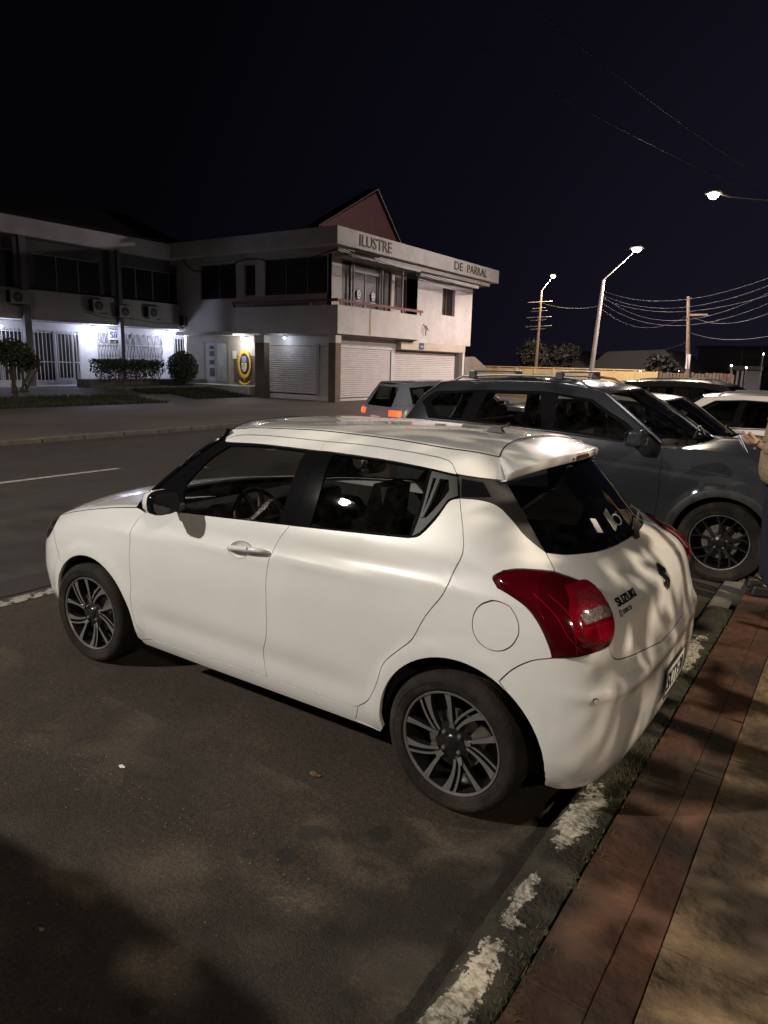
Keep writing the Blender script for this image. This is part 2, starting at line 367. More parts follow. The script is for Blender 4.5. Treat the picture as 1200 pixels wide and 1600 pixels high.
def inset(poly, g):
    if abs(g) < 1e-6: return poly
    p = np.array(poly); sg = 1 if area2(poly) > 0 else -1
    d0 = p-np.roll(p, 1, 0); d1 = np.roll(p, -1, 0)-p
    n0 = np.stack([-d0[:, 1], d0[:, 0]], 1); n1 = np.stack([-d1[:, 1], d1[:, 0]], 1)
    n0 /= np.linalg.norm(n0, axis=1, keepdims=True)+1e-12; n1 /= np.linalg.norm(n1, axis=1, keepdims=True)+1e-12
    m = n0+n1; m /= np.linalg.norm(m, axis=1, keepdims=True)+1e-9
    k = 1/np.clip((m*n0).sum(1, keepdims=True), .5, 1)
    return list(p+sg*g*m*k)
def inside(poly, pts):
    p = np.array(poly); x, y = pts[:, 0], pts[:, 1]; r = np.zeros(len(pts), bool)
    for i in range(len(p)):
        a, b = p[i], p[(i+1) % len(p)]
        c = ((a[1] > y) != (b[1] > y))
        with np.errstate(divide='ignore', invalid='ignore'): xx = (b[0]-a[0])*(y-a[1])/(b[1]-a[1])+a[0]
        r ^= c & (x < xx)
    return r
def edge_dist(poly, pts):
    p = np.array(poly); q = np.roll(p, -1, 0); d = np.full(len(pts), 9.)
    for a, b in zip(p, q):
        ab = b-a; t = np.clip(((pts-a)@ab)/max(ab@ab, 1e-12), 0, 1); d = np.minimum(d, np.linalg.norm(pts-(a+t[:, None]*ab), axis=1))
    return d
def tri2d(poly, holes, step):
    rings = [densify(poly, step)]+[densify(h, step) for h in holes]
    P = np.array(rings[0]); lo, hi = P.min(0), P.max(0)
    gx, gy = np.meshgrid(np.arange(lo[0]+step*.5, hi[0], step), np.arange(lo[1]+step*.43, hi[1], step)); G = np.stack([gx.ravel(), gy.ravel()], 1)
    k = inside(rings[0], G)
    for h in rings[1:]: k &= ~inside(h, G)
    G = G[k]
    for r in rings:
        if len(G): G = G[edge_dist(r, G) > step*.45]
    V = []; E = []
    for r in rings:
        n = len(V); V += [tuple(p) for p in r]; E += [(n+i, n+(i+1) % len(r)) for i in range(len(r))]
    V += [tuple(p) for p in G]
    vo, eo, fo, *_ = delaunay_2d_cdt([Vector(v) for v in V], E, [], 0, 1e-7)
    vo = np.array([tuple(v) for v in vo]); F = np.array([f for f in fo if len(f) == 3]); c = vo[F].mean(1)
    k = inside(rings[0], c)
    for h in rings[1:]: k &= ~inside(h, c)
    return vo, F[k]
def panel(S, name, poly, m, parent, holes=(), off=0., th=.018, gap=.0045, step=.035, side=1, bulge=None, xf=None):
    """cut poly (a, z) out of the surface S; side=-1 is the car's other side, side=0 a panel across the middle (poly gives its left half)"""
    if side == 0:
        poly = [p for p in poly]; poly = poly+[np.array((-p[0], p[1])) for p in poly[::-1] if abs(p[0]) > 1e-4]
    elif side == 2: poly = list(poly)+[np.array((2*S.amax-p[0], p[1])) for p in poly[::-1] if abs(p[0]-S.amax) > 1e-4]
    elif side < 0: poly = [np.array((-p[0], p[1])) for p in poly]; holes = [[np.array((-p[0], p[1])) for p in h] for h in holes]
    poly = inset(densify([np.array(p, float) for p in poly], step), gap/2); holes = [inset([np.array(p, float) for p in h], -gap/2) for h in holes]
    vo, F = tri2d(poly, holes, step)
    co = S.P(vo[:, 0], vo[:, 1]); nn = S.Nn(vo[:, 0], vo[:, 1])
    o_ = np.full(len(vo), off)
    if bulge:
        d = edge_dist(poly, vo); o_ = o_+bulge[0]*np.sqrt(np.clip(1-(1-np.clip(d/bulge[1], 0, 1))**2, 0, 1))
    co = co+nn*o_[:, None]
    if bulge:      # recompute normals from the faces
        acc = np.zeros_like(co); a, b, c = co[F[:, 0]], co[F[:, 1]], co[F[:, 2]]; fn = np.cross(b-a, c-a)
        fn *= np.sign((fn*nn[F[:, 0]]).sum(1))[:, None]
        for k in range(3): np.add.at(acc, F[:, k], fn)
        nn = acc/(np.linalg.norm(acc, axis=1, keepdims=True)+1e-12)
    fn = np.cross(co[F[:, 1]]-co[F[:, 0]], co[F[:, 2]]-co[F[:, 0]]); fl = (fn*nn[F].mean(1)).sum(1) < 0
    F = F.copy(); F[fl] = F[fl][:, ::-1]
    verts = [tuple(v) for v in co]; norms = [tuple(v) for v in nn]; faces = [tuple(int(i) for i in f) for f in F]
    if th > 0:
        cnt = {}
        for f in faces:
            for i in range(3):
                e_ = (f[i], f[(i+1) % 3]); cnt[e_] = 1
        bd = [e_ for e_ in cnt if (e_[1], e_[0]) not in cnt]
        for a, b in bd:
            k = len(verts); pa, pb = co[a], co[b]; na, nb = nn[a], nn[b]; fnn = np.cross(pb-pa, -na); fnn = -fnn/(np.linalg.norm(fnn)+1e-12)
            verts += [tuple(pa), tuple(pb), tuple(pb-nb*th), tuple(pa-na*th)]; norms += [tuple(fnn)]*4; faces.append((k+1, k, k+3, k+2))
    if xf: verts = [xf(v) for v in verts]
    me = bpy.data.meshes.new(name); me.from_pydata(verts, [], faces); me.materials.append(m)
    me.polygons.foreach_set('use_smooth', [True]*len(me.polygons)); me.normals_split_custom_set_from_vertices([tuple(n) for n in norms])
    return link(name, me, parent)

def text_mesh(name, body, size, m, parent, origin, xdir, ydir, extr=.004, bold=0, width=None, align='LEFT'):
    c = bpy.data.curves.new(name, 'FONT'); c.body = body; c.size = size; c.extrude = extr; c.offset = bold; c.align_x = align
    c.resolution_u = 3
    o = bpy.data.objects.new(name, c); COL.objects.link(o); bpy.context.view_layer.update()
    me = bpy.data.meshes.new_from_object(o.evaluated_get(bpy.context.evaluated_depsgraph_get())); COL.objects.unlink(o); bpy.data.objects.remove(o)
    me.name = name; me.materials.clear(); me.materials.append(m)
    X, Y = Vector(xdir).normalized(), Vector(ydir).normalized(); Z = X.cross(Y)
    sx = 1
    if width:
        xs = [v.co.x for v in me.vertices]; sx = width/(max(xs)-min(xs))
    for v in me.vertices: q = v.co.copy(); v.co = Vector(origin)+X*q.x*sx+Y*q.y+Z*q.z
    return link(name, me, parent)

def drape(o, S, a0, z0, off=.002):
    """lay a flat xy mesh on the surface: local x runs to smaller a, local y up, local z outwards"""
    v = np.array([tuple(p.co) for p in o.data.vertices]); A = a0-v[:, 0]; Z = z0+v[:, 1]
    c = S.P(A, Z)+S.Nn(A, Z)*(off+np.clip(v[:, 2], 0, 1))[:, None]
    for p, q in zip(o.data.vertices, c): p.co = q
    return o
def flat(name, poly, m, parent, th=.004, step=0, holes=()):
    vo, F = tri2d([np.array(p, float) for p in poly], [[np.array(q, float) for q in h] for h in holes], step or .02)
    n = len(vo); mb = MB(); mb.add([(x, y, th) for x, y in vo], [tuple(int(i) for i in f) for f in F])
    return mb.build(name, m, parent, fixn=False)
def arc(S, cx, cz, r, t0, t1, n=26):
    out = []
    for i in range(n):
        t = R(t0+(t1-t0)*i/(n-1)); x, z = cx+r*math.cos(t), cz+r*math.sin(t); out.append((S.ax(x, z), z))
    return out
def xz(S, pts): return [(S.ax(x, z), z) for x, z in pts]
# ---------------------------------------------------------------- car building blocks
PEARL = mat('pearl_white_paint', (.70, .695, .68), rough=.27, coat=1, coat_rough=.015, noise=(2.5, .04), mix=(1.3, (.61, .60, .575), .52, .80))
BLACKG = mat('gloss_black', (.006, .006, .007), rough=.05)
BLACKM = mat('matt_black_trim', (.012, .012, .012), rough=.55, noise=(40, .15))
RUBBER = mat('tyre_rubber', (.014, .012, .010), rough=.88, spec=.25, noise=(14, .45), bump=(60, .25), mix=(6, (.040, .031, .022), .48, .74))
MACH = mat('machined_alloy', (.33, .325, .32), rough=.33, metal=.75, noise=(30, .12))
DARKSP = mat('dark_alloy', (.045, .045, .05), rough=.35, metal=.8)
RIMB = mat('black_alloy', (.010, .010, .011), rough=.3, coat=.4)
STEEL = mat('brake_steel', (.20, .18, .16), rough=.5, metal=.8, noise=(25, .3))
CHROME = mat('chrome', (.7, .7, .7), rough=.12, metal=1)
GLASS = glass_mat('car_side_glass', (.72, .74, .72), streak=.022)
DARKGLASS = glass_mat('dark_rear_glass', (.22, .225, .22), streak=.006)
INTER = mat('interior_black', (.012, .012, .013), rough=.8, noise=(20, .2))
SEATM = mat('seat_cloth', (.022, .022, .024), rough=.9, noise=(60, .3))
REDLENS = mat('red_lamp_lens', (.060, .001, .004), rough=.08, coat=1)
REDDARK = mat('dark_red_lens', (.045, .001, .003), rough=.08, coat=1)
REDBRIGHT = mat('bright_red_lens', (.27, .003, .012), rough=.15, coat=1)
REDMID = mat('mid_red_lens', (.13, .002, .007), rough=.12, coat=1)
CLEARL = mat('clear_lens', (.10, .078, .075), rough=.12, coat=1, noise=(70, .5), bump=(70, .5))
PLATEM = mat('plate_white', (.50, .50, .48), rough=.5)
SEAM = mat('seam_black', (.004, .004, .004), rough=.9)

def wheel(parent, x, y, side, steer=0, Rr=.305, rim=.2228, w=.185, z=None, units=5, style='v', spoke_m=None):
    g = empty('wheel', (x, y*side, Rr if z is None else z), steer+(0 if side > 0 else math.pi), parent)
    k = Rr/.305; q = rim
    t = MB(); t.lathe([(q-.004, -w+.01), (q+.02*k, -w-.006), (q+(Rr-q)*.55, -w-.008), (Rr-.012, -w+.003), (Rr-.002, -w+.022), (Rr, -w+.045), (Rr, -w*.62), (Rr-.007, -w*.615), (Rr-.007, -w*.575), (Rr, -w*.57),
        (Rr, -w*.43), (Rr-.007, -w*.425), (Rr-.007, -w*.385), (Rr, -w*.38), (Rr, -.045), (Rr-.003, -.02), (Rr-.013, -.002), (q+(Rr-q)*.60, .0085), (q+(Rr-q)*.50, .0085), (q+(Rr-q)*.48, .0068), (q+.022, .005), (q+.010, .001), (q+.009, -.0015), (q+.0008, -.006), (q-.004, -.014)], (0, 0, 0), 'y', 72)
    tyre = t.build('tyre', RUBBER, g, smooth=True)
    r = MB(); r.lathe([(q, -.006), (q-.002, -.0015), (q-.008, -.003), (q-.011, -.009)], (0, 0, 0), 'y', 72)
    r.build('rim_lip', MACH, g, smooth=True)
    b = MB(); b.lathe([(q-.011, -.009), (q-.019, -.03), (q-.026, -.08), (q-.03, -w+.012), (.0, -w+.012)], (0, 0, 0), 'y', 72)
    b.build('rim_barrel', RIMB, g, smooth=True)
    hubr = .062*k; sp = MB()
    def blade(r0, a0, w0, r1, a1, w1, n=9, curve=0, y0=-.016, y1=-.007):
        L_, R_ = [], []
        for i in range(n):
            u = i/(n-1); rr = r0+(r1-r0)*u; a = R(a0+(a1-a0)*(u+curve*u*(1-u))); ww = (w0+(w1-w0)*u**2.2)/2; da = ww/max(rr, .02)
            yy = y0+(y1-y0)*u
            for lst, sg in ((L_, -1), (R_, 1)): lst.append((-rr*math.sin(a+sg*da), yy, rr*math.cos(a+sg*da)))
        for i in range(n-1):
            f = [L_[i], R_[i], R_[i+1], L_[i+1]]; bk = [(p[0]*.985, p[1]-.03, p[2]*.985) for p in f]
            sp.mi = 0; sp.add(f, [(0, 1, 2, 3)])
            sp.mi = 1; sp.add(f+bk, [(0, 4, 5, 1), (1, 5, 6, 2), (2, 6, 7, 3), (3, 7, 4, 0), (7, 6, 5, 4)])
    for i in range(units):
        A = 360/units*i+3; sp = MB()
        if style == 'v':
            blade(.076*k, A-5, .014, q-.012, A-9, .028, curve=.0)
            blade(.080*k, A+3, .010, q-.012, A+25, .012, curve=.28)
            blade(.070*k, A+16, .012, q-.012, A+36, .036, curve=.12)
            blade(.066*k, A-3, .024, .096*k, A-1, .014)
        else:
            blade(.05*k, A-4, .03, .13*k, A-6, .016); blade(.05*k, A+22, .018, .13*k, A+24, .014)
            blade(.12*k, A-6, .014, q-.012, A-13, .016); blade(.12*k, A-6, .014, q-.012, A+7, .016)
            blade(.12*k, A+24, .012, q-.012, A+29, .014)
        sp.build('spoke', [spoke_m or MACH, RIMB], g, fixn=False)
    h = MB(); h.lathe([(0, -.014), (.022*k, -.014), (.030*k, -.018), (.034*k, -.022), (hubr, -.024), (.082*k, -.030), (.085*k, -.05)], (0, 0, 0), 'y', 36)
    h.build('hub', RIMB, g, smooth=True)
    n_ = MB()
    for i in range(4 if style == 'v' else 5):
        a = R((45 if style == 'v' else 0)+i*(90 if style == 'v' else 72)); c = (-.050*k*math.sin(a), -.020, .050*k*math.cos(a))
        n_.lathe([(.0, .010), (.006, .009), (.0105, .003), (.0105, -.006)], c, 'y', 12)
    n_.build('wheel_nuts', STEEL, g, smooth=True)
    d = MB(); d.lathe([(.06*k, -.060), (.128*k, -.060), (.128*k, -.075), (.06*k, -.075)], (0, 0, 0), 'y', 40); d.obox((-.115*k, -.065, .045), (.028, 0, .02), (0, .022, 0), (-.03, 0, .045))
    d.build('brake', STEEL, g, smooth=True)
    return g

def bowed(L, crown=.02, bow=None, n=22, p=2.0):
    """grid between the left edge L (3d points) and its mirror image"""
    rows = []
    for i, q in enumerate(L):
        b = bow[i] if bow is not None else 0; c = crown[i] if hasattr(crown, '__len__') else crown
        rows.append([(q[0]+b*(1-abs(u)**p), q[1]*u, q[2]+c*(1-abs(u)**p)) for u in [1-2*j/n for j in range(n+1)]])
    return rows
def grid_obj(name, rows, m, parent, xf=None, th=.015, smooth=True, ext=0):
    mb = MB(); 
    if xf: rows = [[xf(p) for p in r] for r in rows]
    mb.grid(rows); o = mb.build(name, m, parent, smooth=False, fixn=False); me = o.data
    me.polygons.foreach_set('use_smooth', [True]*len(me.polygons)); me.update()
    if sum(p.normal.z for p in me.polygons)+.5*abs(sum(p.normal.x for p in me.polygons))*0 < 0: me.flip_normals()
    if th:
        md = o.modifiers.new('solid', 'SOLIDIFY'); md.thickness = th; md.offset = -1; md.use_rim = True
    return o
def S3(S, pts): A = np.array(pts, float); return [tuple(v) for v in S.P(A[:, 0], A[:, 1])]
def seam_tube(S, name, pts, m, parent, r=.002, off=0, side=1):
    A = np.array(pts, float); A[:, 0] *= side; c = S.P(A[:, 0], A[:, 1])+S.Nn(A[:, 0], A[:, 1])*off
    return MB().tube([tuple(v) for v in c], r, 5).build(name, m, parent)

def seats(parent, xs_front, x_rear, zb=.30, wid=.50, k=1.0, yoff=.36):
    def seat(x, y, name='front_seat', w=wid):
        m = MB(); m.obox((x+.05, y, zb+.14), (.26, 0, .02), (0, w/2, 0), (-.01, 0, .08)); m.obox((x-.26, y, zb+.47), (.05, 0, .02), (0, w/2, 0), (-.09, 0, .30), .86)
        m.obox((x-.37, y, zb+.86), (.045, 0, .01), (0, .125, 0), (-.02, 0, .085), .85); m.tube([(x-.35, y-.05, zb+.72), (x-.365, y-.05, zb+.82)], .006); m.tube([(x-.35, y+.05, zb+.72), (x-.365, y+.05, zb+.82)], .006)
        return m.build(name, SEATM, parent, bevel=.045, seg=3)
    for y in (yoff, -yoff): seat(xs_front, y)
    m = MB(); m.obox((x_rear+.05, 0, zb+.14), (.24, 0, .02), (0, .60, 0), (-.01, 0, .08)); m.obox((x_rear-.24, 0, zb+.45), (.05, 0, .02), (0, .60, 0), (-.10, 0, .28))
    for y in (-.36, .36): m.obox((x_rear-.36, y, zb+.80), (.04, 0, .01), (0, .12, 0), (-.02, 0, .075), .85)
    m.build('rear_seat', SEATM, parent, bevel=.04, seg=3)

# ---------------------------------------------------------------- the white hatchback in front
def white_hatchback():
    S = Shape(HAT); T = {k: [np.array(p) for p in v] for k, v in TR.items()}; C_ = {k: catmull(v) for k, v in T.items()}
    car = tag(empty('parked_car'), 'pearl white five door hatchback with black pillars parked nearest, its tail over the worn kerb', 'car', kind=None)
    rev = lambda c: list(c)[::-1]
    ra = lambda t0, t1: arc(S, -.03, .315, .372, t0, t1); fa = lambda t0, t1: arc(S, 2.40, .31, .365, t0, t1)
    xr = S.ax(.34, .21); xq = S.ax(-.37, .24)
    pil = xz(S, [(1.52, 1.42), (1.68, 1.32), (1.85, 1.19), (1.99, 1.07)]); pil_c = catmull([np.array(p) for p in pil])
    base = xz(S, [(2.05, .995)])
    hood = xz(S, [(2.05, .995), (2.25, .965), (2.45, .93), (2.65, .89), (2.80, .845)]); hl = xz(S, [(2.80, .845), (2.92, .80), (3.02, .74)])
    hoodc, hlc = catmull([np.array(p) for p in hood]), catmull([np.array(p) for p in hl])
    hlow = catmull([np.array(p) for p in xz(S, [(2.80, .845), (2.83, .76), (2.92, .685), (3.06, .665)])])
    bfs = catmull([np.array(p) for p in xz(S, [(2.83, .76), (2.76, .70), (2.69, .60)])])
    am = S.amax
    for sd in (1, -1):
        P_ = lambda name, poly, m, par=car, **k: panel(S, name, poly, m, par, side=sd, **k)
        # doors
        cup = chain(catmull(T['cup']+[T['cup'][0]], 4))
        fd = P_('front_door', chain(C_['beltF'], rev([T['beltF'][-1], T['A'][0]]), C_['A'], C_['B'], rev(C_['C'])), PEARL, holes=[cup])
        rd = P_('rear_door', chain(rev(C_['beltR']), C_['C'], C_['B2'], [p for p in C_['D'] if p[1] < 1.289], rev(C_['quart'])), PEARL)
        Dtop = [p for p in C_['D'] if p[1] > 1.372]
        P_('door_frame', chain(C_['topF'], rev(C_['E2'])[0:0], C_['E2']), PEARL, fd, gap=.004)
        P_('door_frame', chain(C_['topR'], Dtop, C_['E']), PEARL, rd, gap=.004)
        # roof side
        P_('roof_rail', chain(rev(C_['E2']), rev(C_['E']), rev(Dtop), C_['trimtop'], [p-np.array((.03, 0)) for p in rev(C_['G'])], C_['F'], xz(S, [(1.50, 1.455)])), PEARL)
        # black band round the side windows
        pF = chain(C_['paneF'], C_['paneF2'], C_['paneF3'], C_['paneF4']); pR = chain(C_['paneR'], C_['paneR2'], C_['paneR3'], C_['paneR4'])
        qt = chain(T['qtr'][:-1])
        P_('window_frame', chain(rev(C_['topF']), pil_c, base, [T['A'][0]], rev(C_['beltF']), rev(C_['bpl'])), BLACKG, fd, holes=[pF], off=-.003, gap=.003, th=.012)
        P_('window_frame', chain(C_['topR'], [p for p in C_['D'] if 1.289 < p[1] < 1.372][::-1], rev(C_['quart']), rev(C_['beltR']), rev(C_['bpl'])), BLACKG, rd, holes=[pR, qt], off=-.003, gap=.003, th=.012)
        P_('window_glass', pF, GLASS, fd, off=-.008, gap=.001, th=0); P_('window_glass', pR, GLASS, rd, off=-.008, gap=.001, th=0)
        hr = chain(T['hrec'][:-1])
        P_('corner_trim', qt, BLACKM, rd, holes=[hr], off=.001, gap=.002, th=.01)
        P_('handle_recess', hr, BLACKG, rd, off=-.020, gap=-.004, th=0)
        hr2 = [hr[0]*.75+hr[1]*.25, hr[1]*.45+hr[0]*.55, hr[3]*.5+hr[4]*.5, hr[4]]
        P_('grab_handle', hr2, BLACKM, rd, off=.006, gap=.0, th=.012)
        # quarter panel
        fuel = T['fuel']; fc = (np.array(fuel[0])+np.array(fuel[1])+np.array(fuel[2])+np.array(fuel[3]))/4
        fr = .094; fl = [np.array((S.ax(-.172+fr*math.cos(t), .857+fr*math.sin(t)), .857+fr*math.sin(t))) for t in np.linspace(0, 2*math.pi, 40, endpoint=False)]
        sill_r = [(S.ax(.415, .255), .255)]
        Dlow = [p for p in C_['D'] if p[1] < 1.289]
        quarter = chain(C_['trimlow'], C_['tgseam'], rev(C_['lightTop']), rev(C_['lightTip']), rev(C_['lightOut']), C_['bseam'][:-1], ra(118 if 0 else 125, -9), [(S.ax(.36, .222), .222)], xz(S, [(.50, .235)]), [C_['B2'][-1]], Dlow)
        # (the arc runs from the bumper seam over the wheel to the sill)
        qp = P_('rear_quarter_panel', quarter, PEARL, holes=[fl] if sd > 0 else [])
        if sd > 0: P_('fuel_flap', fl, PEARL, qp)
        tr_ = P_('pillar_trim', chain(C_['trimtop'], C_['glassL'], rev(C_['trimlow']), [p for p in C_['D'] if 1.289 < p[1] < 1.373]), BLACKM, off=-.002, gap=.003)
        P_('trim_inset', T['inset'], BLACKG, tr_, off=.0015, gap=0, th=.004)
        # sill
        sill = chain([C_['B'][0]], C_['B'], C_['B2'], xz(S, [(.50, .235), (.36, .222), (.8, .212), (1.4, .205), (2.00, .205)]), xz(S, [(2.02, .228)]))
        P_('sill', sill, PEARL, gap=.004)
        # fender
        fen = chain(rev(C_['A']), rev(hoodc)[::-1], hlow[:len(hlow)//3+1], bfs, fa(50, 190), xz(S, [(2.02, .232)]))
        P_('front_fender', fen, PEARL)
        hlp = chain(hlc, xz(S, [(3.06, .665)]), rev(hlow))
        hh = P_('headlight', hlp, BLACKG, off=.001, bulge=(.010, .05)); 
        P_('lamp_glass', [p*.5+np.mean(hlp, 0)*.5 for p in hlp], CLEARL, hh, off=.012, gap=0, th=.004)
        # tail light
        lp = chain(C_['lightIn'], C_['lightBot'], C_['lightOut'], C_['lightTip'], C_['lightTop'])
        tl = P_('tail_light', lp, REDLENS, bulge=(.016, .05), off=.001, step=.02)
        P_('dark_section', chain(C_['lampDark']), REDDARK, tl, off=.0175, gap=0, th=.003, step=.02)
        li = chain(C_['lampIn']); lc = np.mean(li, 0)
        P_('stop_section', li, REDMID, tl, off=.017, bulge=(.008, .03), gap=0, th=.012, step=.015)
        zb_ = [p for p in li]; band = [np.array(p) for p in ((.705, .856), (.790, .852), (.822, .872), (.815, .896), (.742, .905), (.677, .908), (.682, .880))]
        P_('stop_band', band, REDBRIGHT, tl, off=.0253, gap=0, th=.002, step=.012)
        top_ = [p for p in li*1.0] if 0 else [lc+(p-lc)*.80 for p in li if p[1] > .945]+[np.array((.672, .948)), np.array((.80, .945))]
        top_ = sorted(top_, key=lambda p: math.atan2(p[1]-.975, p[0]-.73)); P_('reflector_section', top_, mat('reflector_lens', (.17, .003, .010), rough=.2, coat=1, noise=(170, .7), bump=(170, .6)), tl, off=.0253, gap=0, th=.002, step=.012)
        for k_ in (0, 1):
            cv_ = [np.array((.925-.052*k_, .990)), np.array((.895-.05*k_, .93)), np.array((.872-.045*k_, .87)), np.array((.83-.045*k_, .818))]
            seam_tube(S, 'lens_ridge', catmull(cv_), REDBRIGHT, tl, .0016, .0175, sd)
        P_('reversing_lens', chain(C_['lensClear']), CLEARL, tl, off=.0257, gap=0, th=.003, step=.012)
        # handle and cup
        P_('handle_cup', cup, PEARL, fd, off=.0, bulge=(-.022, .05), gap=0, th=0, step=.012)
        hp = []
        for t, off_, r_ in ((0, -.004, .006), (.03, .012, .009), (.10, .026, .0115), (.25, .033, .0125), (.5, .036, .0130), (.75, .035, .0130), (.92, .031, .0120), (.98, .022, .0105), (1.0, .004, .009)):
            a = 2.70+(2.425-2.70)*t; z = .915+.022*t; q = S.P(np.array([a*sd]), np.array([z]))[0]; n = S.Nn(np.array([a*sd]), np.array([z]))[0]; hp.append((tuple(q+n*off_), r_))
        MB().tube([p[0] for p in hp], [p[1] for p in hp], 12).build('door_handle', PEARL, fd, smooth=80)
        q = S.P(np.array([2.525*sd]), np.array([.929]))[0]; n = S.Nn(np.array([2.525*sd]), np.array([.929]))[0]
        MB().tube([tuple(q+n*.043), tuple(q+n*.0492)], .0055, 14).build('keyhole', BLACKM, fd)
        # mirror
        mm = MB(); cx, cy, cz = 1.66, .930*sd, 1.105; n, m2 = 14, 18; rows = []
        for i in range(n+1):
            u = i/n*math.pi/2*1.0; rr = math.sin(u); dx = .095*math.cos(u)
            rows.append([(cx+dx-.02+.018*abs(math.cos(v))*0, cy+sd*.088*rr*np.sign(math.cos(v))*abs(math.cos(v))**.65+sd*.01*dx*0, cz+.062*rr*np.sign(math.sin(v))*abs(math.sin(v))**.7) for v in np.linspace(0, 2*math.pi, m2, endpoint=False)])
            rows[-1].append(rows[-1][0])
        mm.grid(rows); mo = mm.build('mirror', PEARL, fd, smooth=60)
        ring = rows[-1]; mb = MB(); mb.grid([ring, [(p[0]-.035, cy+(p[1]-cy)*1.0, cz+(p[2]-cz)*1.0) for p in ring], [(p[0]-.045, cy+(p[1]-cy)*.93, cz+(p[2]-cz)*.92) for p in ring], [(p[0]-.040, cy+(p[1]-cy)*.88, cz+(p[2]-cz)*.87) for p in ring]])
        mb.build('mirror_housing', BLACKG, mo if 0 else fd, smooth=50)
        mg = MB(); rg = [(p[0]-.041, cy+(p[1]-cy)*.89, cz+(p[2]-cz)*.88) for p in ring[:-1]]; mg.add(rg, [tuple(range(len(rg)))]); mg.build('mirror_glass', mat('mirror_silver', (.012, .012, .014), rough=.04), fd)
        st = MB(); st.obox((1.67, .835*sd, 1.062), (.045, 0, 0), (0, .05, 0), (0, 0, .022)); st.build('mirror_arm', BLACKM, fd, bevel=.012)
        ind = MB(); ind.bar((1.70, (cy+sd*.045), cz-.040), (1.665, cy+sd*.078, cz-.034), .018, .012); ind.build('mirror_indicator', CLEARL, fd, bevel=.004)
        # wheels and liners
        for wx, nm in ((0, 0), (2.45, 1)):
            wheel(car, wx, .848, sd, (.07 if nm else 0))
            ln = MB(); cx2, r_ = ((-.03, .385), (2.40, .378))[nm]
            rows = [[(cx2+r_*math.cos(t), sd*y_, .315+r_*math.sin(t)) for t in np.linspace(R(-4), R(184), 30)] for y_ in (.785, .70, .55)]
            rows.append([(cx2, sd*.55, .3)]*30); ln.grid(rows); ln.build('wheel_arch_liner', INTER, car, smooth=60)
        # parking sensor and badge on the side trim
        q = S.P(np.array([T['sensor'][0][0]*sd]), np.array([.645]))[0]; nn = S.Nn(np.array([T['sensor'][0][0]*sd]), np.array([.645]))[0]
        k = MB(); k.tube([tuple(q-nn*.004), tuple(q+nn*.002)], .011, 18); k.build('parking_sensor', SEAM, car)
        k = MB(); k.tube([tuple(q-nn*.004), tuple(q+nn*.003)], .0095, 18); k.build('parking_sensor', PEARL, car)
    # tail
    gb = catmull([np.array((0, float(T['glbot'][3][1])+.0))]+[np.array(p) for p in T['glbot'][::-1]])
    tg = panel(S, 'tailgate', chain(gb, C_['tgseam'], C_['lightIn'], C_['tglow'], [(0.2, .700), (0, .697)]), PEARL, car, side=0)
    panel(S, 'rear_window', chain([(0, 1.385)], [(.35, 1.378), (.60, 1.362)], C_['glassL'], rev(gb)), DARKGLASS, tg, side=0, off=-.002, th=0, gap=.003)
    bl = chain([(0, .697), (.2, .700)], rev(C_['tglow']), C_['lightBot'], C_['bseam'][:-1], ra(125, 189), xz(S, [(-.43, .240)]), [(.60, .238), (.3, .236), (0, .236)])
    bum = panel(S, 'rear_bumper', bl, PEARL, car, side=0)
    # rear glass furniture seen through or on it
    def lay(name, o, a0, z0, off): return drape(o, S, a0, z0, off)
    wiper = MB(); wiper.tube([tuple(S.P(np.array([a]), np.array([z]))[0]+S.Nn(np.array([a]), np.array([z]))[0]*.018) for a, z in ((-.02, 1.068), (-.15, 1.10), (-.30, 1.115), (-.42, 1.118))], [.014, .010, .007, .005], 8)
    wiper.build('rear_wiper', BLACKM, tg, smooth=True)
    WH = mat('sticker_white', (.45, .45, .44), rough=.6)
    ov = lambda w, h, n=24: [(w*math.cos(t), h*math.sin(t)) for t in np.linspace(0, 2*math.pi, n, endpoint=False)]
    st = flat('window_sticker', [(0, 0), (.05, -.008), (.058, .045), (.01, .052)], WH, tg, .001, .015); drape(st, S, .30, 1.135, .002)
    for i in range(4):
        s_ = flat('window_sticker', [(0, 0), (.012, 0), (.012, .07), (0, .07)], WH, tg, .001, .015); drape(s_, S, .13-.018*i, 1.118+.004*i, .002)
    s_ = flat('window_sticker', ov(.055, .022), WH, tg, .001, .02, holes=[ov(.048, .017)]); drape(s_, S, .02, 1.15, .002)
    # badges
    BD = mat('badge_dark_chrome', (.02, .019, .018), rough=.25, metal=.6)
    t = text_mesh('badge_letters', 'SUZUKI', .036, BD, tg, (0, 0, 0), (1, 0, 0), (0, 1, 0), .002, .0009, .195); drape(t, S, .578, .930, .003)
    t = text_mesh('badge_letters', 'DERCO', .021, MATS['badge_dark_chrome'], tg, (0, 0, 0), (1, 0, 0), (0, 1, 0), .001, .0003, .085); drape(t, S, .556, .902, .002)
    c_ = flat('dealer_mark', [(p[0], p[1]) for p in ov(.010, .012)], BD, tg, .001, .006, holes=[ov(.006, .008)]); drape(c_, S, .578, .909, .002)
    EM = [(0, .5), (.5, .2), (.27, .06), (0, .22), (-.08, .17), (.5, -.2), (0, -.5), (-.5, -.2), (-.27, -.06), (0, -.22), (.08, -.17), (-.5, .2)]
    em = flat('emblem', [(x*.10, y*.112) for x, y in EM], BD, tg, .004, .012); drape(em, S, -.03, .915, .004)
    # plate
    pl = flat('number_plate', [(-.18, -.065), (.18, -.065), (.18, .065), (-.18, .065)], PLATEM, bum, .001, .03); drape(pl, S, 0, .505, .012)
